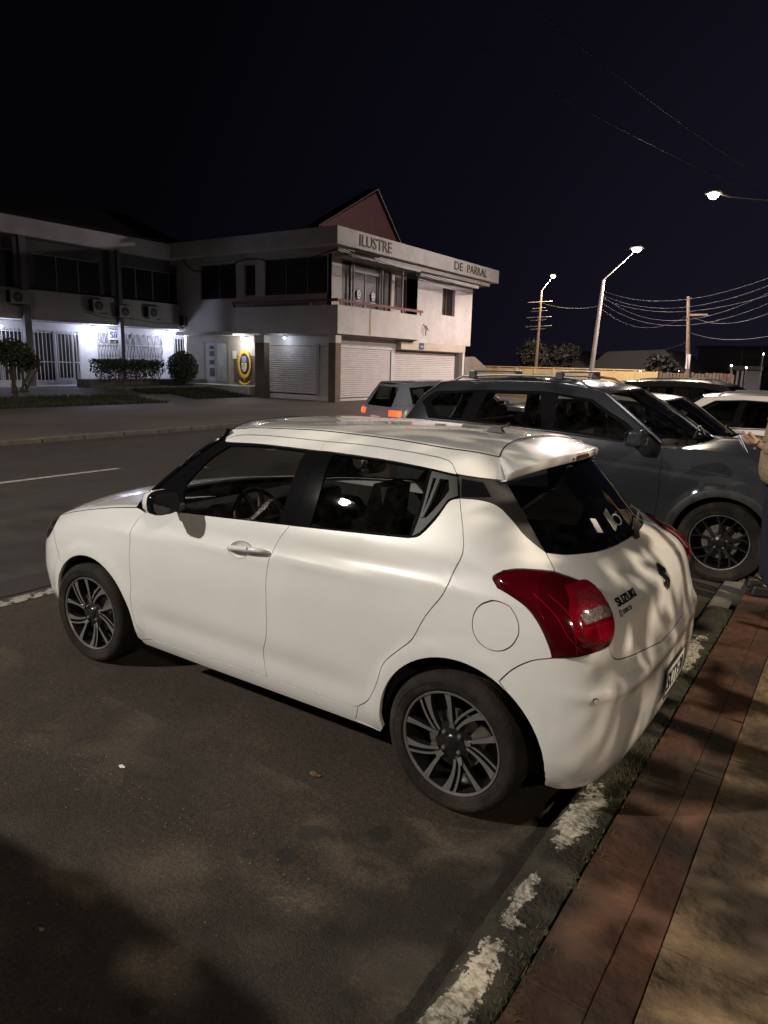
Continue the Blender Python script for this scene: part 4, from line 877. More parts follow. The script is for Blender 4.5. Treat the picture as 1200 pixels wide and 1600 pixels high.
# ---------------------------------------------------------------- ground, road, kerbs, pavement
def asphalt():
    m = bpy.data.materials.new('asphalt'); m.use_nodes = True; nt = m.node_tree; N, L = nt.nodes, nt.links; b = N['Principled BSDF']
    g = N.new('ShaderNodeNewGeometry'); pos = g.outputs['Position']
    def noise(sc, det=8, rough=.6, vec=None):
        n = N.new('ShaderNodeTexNoise'); n.inputs['Scale'].default_value = sc; n.inputs['Detail'].default_value = det; n.inputs['Roughness'].default_value = rough; L.new(vec or pos, n.inputs['Vector']); return n.outputs['Fac']
    def rng_(v, a, b_, c=0, d=1, smooth=True):
        h = N.new('ShaderNodeMapRange'); h.interpolation_type = 'SMOOTHSTEP' if smooth else 'LINEAR'
        for i, k in zip((1, 2, 3, 4), (a, b_, c, d)): h.inputs[i].default_value = k
        L.new(v, h.inputs[0]); return h.outputs[0]
    def mth(op, a, b_=None):
        q = N.new('ShaderNodeMath'); q.operation = op
        for i, k in enumerate((a, b_)):
            if k is None: continue
            if isinstance(k, (int, float)): q.inputs[i].default_value = k
            else: L.new(k, q.inputs[i])
        return q.outputs[0]
    def mixc(f, a, b_):
        x = N.new('ShaderNodeMix'); x.data_type = 'RGBA'
        (L.new(f, x.inputs[0]) if not isinstance(f, float) else setattr(x.inputs[0], 'default_value', f))
        for i, k in ((6, a), (7, b_)):
            if isinstance(k, tuple): x.inputs[i].default_value = (*k, 1)
            else: L.new(k, x.inputs[i])
        return x.outputs[2]
    sx = N.new('ShaderNodeSeparateXYZ'); L.new(pos, sx.inputs[0])
    col = mixc(rng_(noise(.9, 10, .7), .3, .7), (.024, .0172, .0110), (.054, .038, .0235))
    col = mixc(mth('MULTIPLY', rng_(noise(95, 4, .6), .44, .66), .75), col, (.026, .020, .015))
    vo_ = N.new('ShaderNodeTexVoronoi'); vo_.inputs['Scale'].default_value = 130; L.new(pos, vo_.inputs['Vector']); sv_ = N.new('ShaderNodeSeparateColor'); L.new(vo_.outputs['Color'], sv_.inputs[0])
    hs_ = N.new('ShaderNodeVectorMath'); hs_.operation = 'SCALE'; L.new(col, hs_.inputs[0]); L.new(rng_(sv_.outputs[0], 0, 1, .55, 1.55, False), hs_.inputs['Scale']); col = hs_.outputs[0]
    fine = rng_(noise(260, 2, .5), .66, .80); col = mixc(mth('MULTIPLY', fine, .5), col, (.15, .13, .10))
    # the lane beyond the parking bay is smoother and greyer
    lane = rng_(sx.outputs[0], 3.86, 3.90, smooth=False); col = mixc(mth('MULTIPLY', lane, .7), col, mixc(rng_(noise(1.3, 6), .3, .7), (.028, .0255, .0265), (.036, .0325, .033)))
    # oil spots with ragged edges; the widest patches paint in tree shade and damp
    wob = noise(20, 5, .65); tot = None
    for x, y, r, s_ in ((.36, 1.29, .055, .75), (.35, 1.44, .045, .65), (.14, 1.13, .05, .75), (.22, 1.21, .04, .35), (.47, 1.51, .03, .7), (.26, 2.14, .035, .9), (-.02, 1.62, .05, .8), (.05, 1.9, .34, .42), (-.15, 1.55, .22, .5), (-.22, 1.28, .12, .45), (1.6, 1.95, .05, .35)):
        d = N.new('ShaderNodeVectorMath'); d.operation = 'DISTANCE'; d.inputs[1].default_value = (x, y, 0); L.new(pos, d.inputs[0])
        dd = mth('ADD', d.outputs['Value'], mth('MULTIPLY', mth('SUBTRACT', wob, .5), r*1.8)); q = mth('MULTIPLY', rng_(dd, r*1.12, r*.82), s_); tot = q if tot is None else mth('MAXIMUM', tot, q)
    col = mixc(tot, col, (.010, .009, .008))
    # band of loose grit along the bay
    yb = mth('ABSOLUTE', mth('SUBTRACT', sx.outputs[1], 1.56)); band = mth('MULTIPLY', rng_(yb, .16, .04), mth('MULTIPLY', rng_(sx.outputs[0], .1, .6), rng_(sx.outputs[0], 2.2, 1.7)))
    gr = mth('MULTIPLY', rng_(noise(75, 3, .8), .56, .66), band); col = mixc(mth('MULTIPLY', gr, .28), col, (.17, .14, .105))
    # near kerb's shade in the gutter, painted as a dark noisy band
    gut = rng_(sx.outputs[0], -.18, -.40); col = mixc(mth('MULTIPLY', gut, rng_(noise(6, 8), .35, .6)), col, (.016, .014, .009))
    L.new(col, b.inputs['Base Color']); b.inputs['Roughness'].default_value = .82
    rr = rng_(noise(3, 6), .3, .7, .72, .92); L.new(rr, b.inputs['Roughness'])
    bp = N.new('ShaderNodeBump'); bp.inputs['Strength'].default_value = .9; bp.inputs['Distance'].default_value = .008
    L.new(mth('ADD', noise(120, 4, .7), mth('MULTIPLY', noise(14, 4), 1.2)), bp.inputs['Height']); L.new(bp.outputs[0], b.inputs['Normal'])
    return m
def sheet(name, x0, x1, y0, y1, z, m, kind='structure', nx=1, ny=1, zf=None):
    mb = MB(); mb.grid([[(x0+(x1-x0)*i/nx, y0+(y1-y0)*j/ny, z+(zf(x0+(x1-x0)*i/nx, y0+(y1-y0)*j/ny) if zf else 0)) for j in range(ny+1)] for i in range(nx+1)])
    o = mb.build(name, m, fixn=False)
    if o.data.polygons[0].normal.z < 0: o.data.flip_normals()
    return tag(o, kind=kind)
sheet('ground', -400, 500, -500, 400, -.03, mat('earth', (.035, .03, .024), rough=.95, noise=(.4, .4)))
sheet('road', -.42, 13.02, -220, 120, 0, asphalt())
WORN = mat('worn_white_paint', (.33, .31, .28), rough=.8, noise=(8, .3), mix=(16, (.055, .048, .042), .50, .58))
WORN2 = mat('road_line_paint', (.36, .34, .32), rough=.8, noise=(8, .2), mix=(22, (.055, .048, .042), .56, .66))
for n_, (x0, x1, ya, yb) in enumerate([(3.80, 3.93, -60, 40)]): sheet('road_marking', x0, x1, ya, yb, .004, WORN)
for i in range(-8, 6): sheet('road_marking', 8.80, 8.92, -3.9+i*7, -.4+i*7, .004, WORN2)
cr = MB(); cr.tube([(3.99+.012*math.sin(y*5)+.01*math.sin(y*13), y, .0) for y in np.linspace(-3, 4, 90)], .006, 4); tag(cr.build('road_crack', mat('crack', (.012, .01, .009), rough=1)), kind='structure')
# near kerb
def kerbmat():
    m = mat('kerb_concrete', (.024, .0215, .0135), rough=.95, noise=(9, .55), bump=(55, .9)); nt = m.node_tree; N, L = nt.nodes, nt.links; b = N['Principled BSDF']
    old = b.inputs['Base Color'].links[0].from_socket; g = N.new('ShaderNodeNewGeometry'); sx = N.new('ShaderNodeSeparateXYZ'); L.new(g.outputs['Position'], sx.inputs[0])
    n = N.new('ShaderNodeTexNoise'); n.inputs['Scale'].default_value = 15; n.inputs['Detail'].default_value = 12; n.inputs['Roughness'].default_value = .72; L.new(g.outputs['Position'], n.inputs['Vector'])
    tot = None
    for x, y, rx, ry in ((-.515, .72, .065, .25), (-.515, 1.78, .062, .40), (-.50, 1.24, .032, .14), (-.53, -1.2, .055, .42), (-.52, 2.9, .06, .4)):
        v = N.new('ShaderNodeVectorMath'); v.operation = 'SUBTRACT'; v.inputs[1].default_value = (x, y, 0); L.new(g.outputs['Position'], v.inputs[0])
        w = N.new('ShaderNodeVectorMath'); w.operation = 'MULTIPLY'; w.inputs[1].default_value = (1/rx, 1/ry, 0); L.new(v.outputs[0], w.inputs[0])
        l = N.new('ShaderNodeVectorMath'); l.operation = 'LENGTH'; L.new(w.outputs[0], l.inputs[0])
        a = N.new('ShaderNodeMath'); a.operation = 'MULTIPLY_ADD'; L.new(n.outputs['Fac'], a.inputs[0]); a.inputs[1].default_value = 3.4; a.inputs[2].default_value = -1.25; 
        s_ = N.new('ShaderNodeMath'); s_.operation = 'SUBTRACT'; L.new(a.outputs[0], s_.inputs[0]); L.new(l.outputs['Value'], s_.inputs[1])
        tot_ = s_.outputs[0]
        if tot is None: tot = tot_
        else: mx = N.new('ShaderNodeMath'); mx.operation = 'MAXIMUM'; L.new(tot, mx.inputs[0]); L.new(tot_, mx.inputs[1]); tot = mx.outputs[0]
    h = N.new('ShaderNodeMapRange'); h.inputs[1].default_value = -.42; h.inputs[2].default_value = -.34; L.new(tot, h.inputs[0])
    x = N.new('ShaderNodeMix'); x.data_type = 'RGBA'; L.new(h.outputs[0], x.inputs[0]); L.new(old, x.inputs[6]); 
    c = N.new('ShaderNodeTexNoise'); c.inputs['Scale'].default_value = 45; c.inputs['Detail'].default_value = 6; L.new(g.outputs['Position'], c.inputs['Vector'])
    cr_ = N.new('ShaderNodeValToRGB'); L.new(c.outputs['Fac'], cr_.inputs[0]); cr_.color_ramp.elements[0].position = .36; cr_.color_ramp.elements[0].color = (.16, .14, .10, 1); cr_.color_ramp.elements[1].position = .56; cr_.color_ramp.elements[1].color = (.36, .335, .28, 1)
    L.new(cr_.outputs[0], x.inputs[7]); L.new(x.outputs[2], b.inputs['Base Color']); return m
kb = MB(); ys = np.arange(-2.3, 9, .03); rows = []
for y in ys:
    w = .003*math.sin(y*3)+rng.normal(0, .0025); h = .125+rng.normal(0, .0022)-(.011 if abs((y+.25) % 1.0-.5) < .016 else 0)
    rows.append([(-.405+w, y, -.02), (-.418+w, y, h*.45), (-.438+w, y, h*.80), (-.462+w, y, h*.97+rng.normal(0, .002)), (-.49, y, h+.004+rng.normal(0, .003)), (-.535, y, h+.005+rng.normal(0, .003)), (-.580, y, h+rng.normal(0, .004)), (-.615, y, h-.010), (-.622, y, .05)])
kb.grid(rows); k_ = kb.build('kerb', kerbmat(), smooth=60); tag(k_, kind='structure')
kb = MB(); kb.box(-.62, -.40, -80, -2.3, -.02, .035); kb.box(-.62, -.40, 9, 60, -.02, .12); tag(kb.build('kerb', mat('kerb_plain', (.10, .09, .075), rough=.95, noise=(5, .4)), bevel=.02), kind='structure')
# pavement slabs
RED = mat('red_brown_slab', (.072, .029, .014), rough=.85, noise=(5, .5), bump=(16, .9), mix=(2.6, (.020, .012, .007), .42, .62))
STONE = mat('stone_slab', (.125, .084, .044), rough=.85, noise=(11, .5), bump=(11, 2.2), mix=(1.9, (.036, .022, .012), .44, .62))
sheet('pavement', -14, -.625, -80, 60, .112, mat('joint_dirt', (.018, .015, .010), rough=1, noise=(20, .4)))
def slabs(m, x0, x1, y0, y1, ln, off, jit=.0):
    mb = MB(); y = y0+off
    while y < y1:
        l = ln*(1+rng.uniform(-.05, .05)); dz = rng.normal(0, .0022); c = ((x0+x1)/2, y+l/2, .10+dz)
        mb.obox(c, ((x1-x0)/2-.0006, 0, rng.normal(0, .0012)), (0, l/2-(.003 if m is STONE else .0012), rng.normal(0, .0016)), (0, 0, .02)); y += l
    return tag(mb.build('pavement_slabs', m, bevel=.0028), kind='structure')
slabs(RED, -.812, -.628, -12, 6, .62, .02); slabs(RED, -.922, -.813, -12, 6, .62, .30)
xx = -.925
for i, w in enumerate((.50, .50, .22, .50, .50, .50, .50, .50, .5, .5)):
    slabs(STONE if i != 2 else RED, xx-w, xx, -10, 6, .62 if i % 2 == 0 else .60, .14*i+.0); xx -= w+.004
# moss and small weeds along the kerb
GREEN = mat('grass_blades', (.045, .055, .016), rough=.8, noise=(30, .5)); DRYL = mat('dry_leaf', (.13, .075, .03), rough=.8, noise=(30, .4))
mb = MB()
for i in range(2600):
    y = rng.uniform(-2.2, 1.9) if i % 3 else rng.normal(.35, .18); x = -.625+abs(rng.normal(0, .022))*(1 if rng.random() < .7 else -1)+(.035 if i % 3 == 0 else 0)
    if math.sin(y*9)+math.sin(y*23+1) < -.2 and i % 3: continue
    h = rng.uniform(.006, .024)*(1.5 if i % 3 == 0 else 1); a = rng.uniform(0, 6.28); d = Vector((math.cos(a), math.sin(a), 0)); p = Vector((x, y, .118)); t = d.cross(Vector((0, 0, 1)))*.0022
    mb.add([p-t, p+t, p+d*h*.6+Vector((0, 0, h))], [(0, 1, 2)])
tag(mb.build('kerb_weeds', GREEN, fixn=False), kind='stuff')
# scattered litter: dry leaves, a paper scrap
def scrap(name, x, y, z, r, m, label, cat, group=None):
    mb = MB(); n = 9; a0 = rng.uniform(0, 6); pts = [(x+r*(1+rng.uniform(-.25, .2))*math.cos(a0+t)*(1.4), y+r*(1+rng.uniform(-.25, .2))*math.sin(a0+t)*.8, z+.003+rng.uniform(0, .005)) for t in np.linspace(0, 6.28, n, endpoint=False)]
    c = (x, y, z+.008); mb.add(pts+[c], [(i, (i+1) % n, n) for i in range(n)]); o = mb.build(name, m, fixn=False); md = o.modifiers.new('s', 'SOLIDIFY'); md.thickness = .001; return tag(o, label, cat, group)
PAPER = mat('paper_scrap', (.55, .53, .5), rough=.8)
scrap('paper_scrap', 1.34, 1.44, 0, .014, PAPER, 'small white paper scrap on the asphalt left of the white hatchback', 'litter')
scrap('dry_leaf', .60, .97, 0, .022, DRYL, 'yellowish dry leaf on the asphalt near the shadow of the white hatchback', 'leaf')
scrap('pebble', .75, 2.16, 0, .009, mat('pebble_stone', (.22, .2, .17), rough=.9), 'pale pebble on the dark asphalt near the left edge', 'pebble')
mb = MB()
for i in range(160):
    x, y = (rng.uniform(.2, 3.5), rng.uniform(1.0, 2.6)) if i % 2 else (rng.uniform(.2, 2), rng.normal(1.56, .07)); r = rng.uniform(.0010, .0026); z = .001
    mb.obox((x, y, z+r*.5), (r, r*.4, 0), (-r*.4, r, 0), (0, 0, r*.6))
tag(mb.build('road_grit', mat('grit', (.16, .14, .11), rough=.9, noise=(80, .4)), fixn=False), kind='stuff')

# far side of the street
FARP = mat('far_paving', (.090, .066, .052), rough=.85, noise=(.7, .35), bump=(10, .3), mix=(.35, (.048, .038, .034), .42, .62))
sheet('far_pavement', 13.15, 19.2, -140, 80, .085, FARP, nx=1)
sheet('far_forecourt', 19.2, 60, -140, 80, .080, mat('forecourt', (.060, .051, .050), rough=.75, noise=(.5, .25), bump=(10, .2)), nx=40, zf=lambda x, y: .36*min(1, max(0, (x-22.5)/3.5)))
mb = MB(); y = -60
while y < 30: l = 1.0; mb.box(13.0+rng.normal(0, .008), 13.16, y+.01, y+l-.01, -.02, .105+rng.normal(0, .006)); y += l
tag(mb.build('far_kerb', mat('far_kerb_concrete', (.11, .095, .08), rough=.9, noise=(4, .4)), bevel=.02), kind='structure')
def leafy(mb, n, sampler, size, up_=.0):
    for i in range(n):
        p = Vector(sampler()); a = Vector(rng.normal(0, 1, 3)).normalized(); b_ = a.cross(Vector(rng.normal(0, 1, 3))).normalized(); s = size*rng.uniform(.6, 1.3); a = a*s; b_ = b_*s*.5
        mb.add([p-a, p-b_, p+a, p+b_], [(0, 1, 2, 3)])
def ell(c, r, shell=.55):
    def f():
        d = Vector(rng.normal(0, 1, 3)).normalized(); k = (shell+(1-shell)*rng.random())*(1+.10*math.sin(7*d.x+3*d.z)*math.sin(5*d.y)); return (c[0]+r[0]*d.x*k, c[1]+r[1]*d.y*k, c[2]+r[2]*d.z*k)
    return f
LEAF = mat('hedge_leaf', (.035, .048, .020), rough=.75, noise=(6, .5)); LEAFD = mat('tree_leaf', (.006, .007, .004), rough=.7, noise=(3, .5)); BARK = mat('bark', (.07, .05, .035), rough=.95, noise=(8, .4), bump=(20, .6))
gm = MB()
for x0, x1, y0, y1, n in ((21.6, 24.2, -15.3, -6, 9000), (24.3, 27.0, -22.2, -16.4, 9000), (22.6, 24.6, -21.0, -17.5, 4000)):
    for i in range(n):
        x, y = rng.uniform(x0, x1), rng.uniform(y0, y1)
        z = .08+.36*min(1, max(0, (x-22.5)/3.5)); h = rng.uniform(.05, .16); a = rng.uniform(0, 6.28); p = Vector((x, y, z)); d = Vector((math.cos(a), math.sin(a), 0))*.02; gm.add([p-d, p+d, p+Vector((d.y*2, -d.x*2, h))], [(0, 1, 2)])
tag(gm.build('lawn_grass', mat('lawn', (.028, .034, .014), rough=.9, noise=(2, .4)), fixn=False), kind='stuff')
LAWN = mat('lawn_soil', (.022, .022, .012), rough=1, noise=(2, .4))
for x0, x1, y0, y1 in ((21.6, 24.2, -15.3, -6), (24.3, 27.0, -22.2, -16.4), (22.6, 24.3, -21.0, -17.5)):
    sheet('lawn', x0, x1, y0, y1, .085, LAWN, nx=14, zf=lambda x, y: .36*min(1, max(0, (x-22.5)/3.5))+.005)
pl = MB(); pl.box(27.0, 28.0, -22.0, -15.4, .40, .80); tag(pl.build('planter', mat('planter_concrete', (.09, .085, .08), rough=.9, noise=(3, .3)), bevel=.02), 'low dark concrete planter wall under the clipped hedge', 'planter')
pl = MB(); pl.box(25.6, 27.0, -21.4, -16.2, .35, .52); tag(pl.build('planter_kerb', mat('planter_kerb_concrete', (.13, .125, .12), rough=.9, noise=(3, .3)), bevel=.02), 'low concrete edging slab in front of the hedge planter', 'planter')
hd = empty('clipped_hedge', (27.0, -17.4, .6)); tag(hd, 'clipped rectangular hedge under the white sign by the barred windows', 'hedge')
mb = MB(); leafy(mb, 5200, lambda: (-.45+.9*rng.random()+rng.normal(0, .03), -1.75+3.5*rng.random()+rng.normal(0, .05), .45+.62*(rng.random()**.6)+rng.normal(0, .03)), .055); mb.build('foliage', LEAF, hd, fixn=False)
mb = MB(); leafy(mb, 900, lambda: (-.40+.8*rng.random(), -1.65+3.3*rng.random(), .16+.36*rng.random()), .05)
for i in range(24): y = -1.6+3.2*i/23; mb.tube([(rng.uniform(-.2, .2), y, .0), (rng.uniform(-.3, .3), y+rng.uniform(-.1, .1), .55)], .014, 5)
mb.build('stems', BARK, hd, fixn=False)
rb = empty('round_bush', (26.6, -20.2, .5)); tag(rb, 'round clipped bush at the right end of the hedge', 'bush')
mb = MB(); leafy(mb, 5200, ell((0, 0, .88), (.72, .76, .80), .55), .055); mb.build('foliage', LEAF, rb, fixn=False); MB().tube([(0, 0, -.1), (0, .02, .8)], .06, 6).build('stem', BARK, rb)
tr = empty('shrub_tree', (25.6, -11.5, .4)); tag(tr, 'dark many stemmed shrub with a few red flowers at the left edge', 'shrub')
mb = MB()
for a in range(7): t = rng.uniform(-.5, .5); s = rng.uniform(-.6, .6); mb.tube([(0, .1*a-.3, 0), (t*.5, .1*a-.3+s*.4, .5), (t, .1*a-.3+s, 1.1)], [.05, .04, .02], 6)
mb.build('trunk', BARK, tr)
mb = MB(); leafy(mb, 2600, ell((0, .25, 1.45), (.8, .75, .55), .3), .07); leafy(mb, 1200, ell((0, -.35, 1.15), (.5, .45, .4), .3), .07); mb.build('foliage', LEAF, tr, fixn=False)
mb = MB(); leafy(mb, 26, ell((-.4, .0, 1.3), (.5, .6, .5), .8), .05); mb.build('flowers', mat('red_petal', (.35, .05, .03), rough=.6), tr, fixn=False)

# ---------------------------------------------------------------- the two-storey town hall on the corner
WALL = mat('white_render', (.46, .43, .42), rough=.85, noise=(1.2, .14), bump=(40, .1)); WALLL = mat('lower_white_wall', (.47, .46, .47), rough=.8, noise=(1.5, .12)); FASC = mat('fascia_render', (.44, .41, .385), rough=.8, noise=(1.5, .16), mix=(2.2, (.30, .26, .23), .60, .8))
GREYW = mat('grey_render', (.31, .30, .31), rough=.85, noise=(1.2, .15)); DARKW = mat('dark_recess', (.05, .045, .045), rough=.9); PANE = mat('night_pane', (.012, .012, .014), rough=.28, noise=(1.3, .5)); FRAME = mat('window_frame_metal', (.12, .11, .11), rough=.5, metal=.3)
PFR = mat('pale_frame', (.30, .28, .27), rough=.6); BROWN = mat('brown_column', (.115, .085, .060), rough=.75, noise=(3, .25)); REDR = mat('red_brown_rail', (.13, .028, .022), rough=.6, noise=(6, .3)); SHUT = mat('shutter_metal', (.46, .43, .43), rough=.55, noise=(2, .08)); ROOFR = mat('red_gable', (.055, .011, .011), rough=.7, noise=(2, .3)); ROOFG = mat('grey_roofing', (.10, .09, .085), rough=.8, noise=(3, .3))
BARS = mat('white_bars', (.45, .44, .46), rough=.5)
def wall(axis, c, t, u0, u1, z0, z1, holes, name, m, parent):
    """wall slab in the plane axis=c (front face), thickness t behind it, with rectangular holes (u0, u1, z0, z1)"""
    us = sorted({u0, u1, *[h[0] for h in holes], *[h[1] for h in holes]}); zs = sorted({z0, z1, *[h[2] for h in holes], *[h[3] for h in holes]}); mb = MB()
    for a, b_ in zip(us, us[1:]):
        run = None
        for p, q in zip(zs, zs[1:]):
            mu, mz = (a+b_)/2, (p+q)/2; solid = not any(h[0] < mu < h[1] and h[2] < mz < h[3] for h in holes)
            if solid: run = (run[0] if run else p, q)
            if (not solid or q == zs[-1]) and run:
                (mb.box(c, c+t, a, b_, *run) if axis == 'x' else mb.box(a, b_, c, c+t, *run)); run = None
    return mb.build(name, m, parent)
def win(parent, axis, c, u0, u1, z0, z1, nu=1, nz=1, dep=.12, sgn=1, fm=FRAME, pm=PANE, fw=.05, name='window'):
    """frame with panes, its front dep behind the plane axis=c (sgn: which way is 'behind')"""
    f = MB(); a = c+sgn*dep; b_ = a+sgn*.05
    bx = (lambda p, q, r, s: f.box(a, b_, p, q, r, s)) if axis == 'x' else (lambda p, q, r, s: f.box(p, q, a, b_, r, s))
    bx(u0, u1, z0, z0+fw); bx(u0, u1, z1-fw, z1); du = (u1-u0)/nu
    for i in range(nu+1): u = u0+du*i; lo = max(u0, u-fw/2); hi = min(u1, u+fw/2); bx(lo if i else u0, hi if i < nu else u1, z0+fw, z1-fw) if True else 0
    for j in range(1, nz): z = z0+(z1-z0)*j/nz; [bx(u0+du*i+fw/2, u0+du*(i+1)-fw/2, z-fw/2, z+fw/2) for i in range(nu)]
    o = f.build(name, fm, parent); p = MB(); e_ = a+sgn*.03
    (p.box(e_, e_+sgn*.01, u0+.01, u1-.01, z0+.01, z1-.01) if axis == 'x' else p.box(u0+.01, u1-.01, e_, e_+sgn*.01, z0+.01, z1-.01)); p.build('pane', pm, o); return o
hall = tag(empty('town_hall', (0, 0, 0)), 'white two storey corner building with lettered roof edge, brown columns and roller shutters', 'building')
# upper floor
wall('x', 18.8, .25, -28.1, -22.0, 4.0, 6.64, [(-26.65, -22.72, 4.0, 6.30)], 'upper_wall', WALL, hall)
wall('x', 18.3, .3, -34.35, -28.1, 2.92, 6.3, [(-29.0-.0, -28.35, 4.52, 6.0), (-32.3, -30.9, 4.45, 5.85)][1:], 'upper_wall', WALL, hall)
wall('y', -22.0, -.25, 18.81, 29.0, 3.0, 6.64, [(19.0, 22.8, 4.78, 6.4), (23.4, 24.12, 4.81, 6.25), (24.68, 27.2, 4.72, 6.35)], 'upper_wall', WALL, hall)
MB().box(18.62, 29, -34.33, -34.1, .2, 6.62).build('end_wall', WALL, hall); MB().box(28.5, 28.9, -34.0, -22.3, .2, 6.6).build('back_wall', WALL, hall); MB().box(18.3, 18.6, -28.35, -28.1, 4.0, 6.64).build('return_wall', WALL, hall)
win(hall, 'y', -22.0, 19.0, 22.8, 4.78, 6.4, 3, 1, .10, -1); win(hall, 'y', -22.0, 23.4, 24.12, 4.81, 6.25, 1, 1, .10, -1, PFR); win(hall, 'y', -22.0, 24.68, 27.2, 4.72, 6.35, 2, 1, .10, -1)
win(hall, 'x', 18.3, -32.3, -30.9, 4.45, 5.85, 2, 1, .16, 1, REDR)
# window beside the glass doors
mb = MB(); mb.box(18.75, 18.79, -28.02, -27.0, 4.5, 6.05); wf = mb.build('window', REDR, hall); mb = MB(); mb.box(18.73, 18.748, -27.62, -27.08, 4.6, 5.95); mb.box(18.73, 18.748, -27.95, -27.70, 4.6, 5.95); mb.build('pane', PANE, wf)
gd = win(hall, 'x', 18.8, -23.42, -22.72, 4.02, 6.30, 1, 1, .05, 1, FRAME); 
gd = win(hall, 'x', 18.8, -25.72, -23.42, 4.02, 5.95, 2, 1, .02, 1, PFR, fw=.09, name='glass_door'); win(hall, 'x', 18.8, -25.72, -23.42, 5.96, 6.29, 1, 1, .02, 1, FRAME)
win(hall, 'x', 18.8, -26.65, -25.72, 4.02, 6.30, 1, 1, .05, 1, REDR)
for y in (-23.42, -25.72): MB().tube([(18.68, y, 4.1), (18.68, y, 6.25)], .045, 8).build('post', PFR, hall)
MB().tube([(18.25, -26.85, 3.9), (18.25, -26.85, 6.5)], .05, 8).build('post', PFR, hall)
DEC = mat('window_decal', (.55, .54, .53), rough=.6)
for y in (-24.0, -25.15):
    mb = MB(); P2 = [(0, .62), (.05, .52), (.13, .50), (.17, .40), (.15, .22), (.08, .12), (0, .08), (-.08, .12), (-.15, .22), (-.17, .40), (-.13, .50), (-.05, .52)]
    mb.prism([(p[0]*.9, p[1]) for p in P2], lambda u, v: (18.79, y-u, 4.62+v*.85), (-.006, 0, 0)); mb.box(18.784, 18.79, y-.2, y+.2, 4.50, 4.62); o = mb.build('door_crest', DEC, gd)
    mb = MB(); mb.box(18.778, 18.7835, y-.10, y+.10, 4.80, 4.83); mb.box(18.778, 18.7835, y-.08, y+.08, 4.93, 4.96); mb.build('door_crest_detail', PANE, gd)
# balcony
mb = MB(); mb.box(17.9, 18.1, -28.1, -21.30, 3.02, 4.22); mb.box(18.1, 24.3, -21.50, -21.30, 3.02, 4.22); mb.build('balcony_parapet', WALL, hall)
mb = MB(); mb.box(18.1, 18.79, -28.08, -21.51, 2.96, 3.14); mb.box(18.79, 24.3, -22.0, -21.51, 2.96, 3.14); mb.box(24.3, 28.4, -22.0, -21.35, 2.96, 3.12); mb.build('balcony_slab', WALL, hall)
mb = MB(); mb.bar((18.0, -21.40, 4.42), (18.0, -28.4, 4.42), .08, .12); mb.bar((17.96, -21.38, 4.43), (24.3, -21.38, 4.43), .06, .12)
for y in (-21.6, -23.3, -25, -26.7, -28.2): mb.box(17.97, 18.02, y-.03, y+.03, 4.2, 4.38)
for x in (19.5, 21.2, 22.8, 24.2): mb.box(x-.03, x+.03, -21.42, -21.37, 4.2, 4.38)
mb.build('balcony_rail', REDR, hall)
st_ = MB(); st_.box(17.893, 17.8975, -23.75, -23.62, 3.05, 4.2); st_.build('wall_stain', mat('rust_stain', (.30, .22, .16), rough=.9, noise=(3, .3)), hall)
# roof edge
mb = MB(); mb.box(17.9, 30.2, -36.85, -21.22, 6.66, 7.39); mb.build('roof_edge', FASC, hall, bevel=.015)
mb = MB(); mb.box(18.15, 30, -36.2, -21.6, 6.42, 6.655); mb.build('soffit', mat('soffit', (.33, .30, .28), rough=.85, noise=(1, .2)), hall)
mb = MB(); mb.box(18.0, 18.3, -34.5, -28.1, 6.14, 6.30); mb.box(18.0, 18.8, -28.1, -22.2, 6.31, 6.41); mb.build('cornice', WALL, hall)
mb = MB(); mb.box(17.82, 17.88, -22.3, -20.0, 6.50, 6.62); 
text_mesh('roof_letters', 'ILUSTRE', .68, mat('letter_brown', (.10, .08, .05), rough=.7), hall, (17.885, -22.72, 6.80), (0, -1, 0), (0, 0, 1), .015, .004, 2.5)
text_mesh('roof_letters', 'DE', .60, MATS['letter_brown'], hall, (17.885, -31.25, 6.83), (0, -1, 0), (0, 0, 1), .015, .003, .95)
text_mesh('roof_letters', 'PARRAL', .60, MATS['letter_brown'], hall, (17.885, -32.75, 6.83), (0, -1, 0), (0, 0, 1), .015, .003, 2.4)
mb = MB(); mb.box(17.95, 18.0, -24.4, -22.6, 6.50, 6.60); mb.build('dark_vent', SEAM, hall)
# gable of the stair tower on the roof
gp = [(-23.4, 7.38), (-23.4, 7.95), (-27.6, 10.15), (-29.9, 7.9), (-29.9, 7.38)]
mb = MB(); mb.prism(gp, lambda u, v: (20.5, u, v), (.45, 0, 0)); mb.build('gable', ROOFR, hall)
for a, b_, m_ in (((-23.0, 7.80), (-27.62, 10.28), ROOFR), ((-30.3, 7.62), (-27.62, 10.28), MATS['grey_roofing'])):
    mb = MB(); mb.prism([a, b_, (b_[0], b_[1]+.09), (a[0], a[1]+.09)], lambda u, v: (20.36, u, v), (.75, 0, 0)); mb.build('gable_roof', m_, hall)
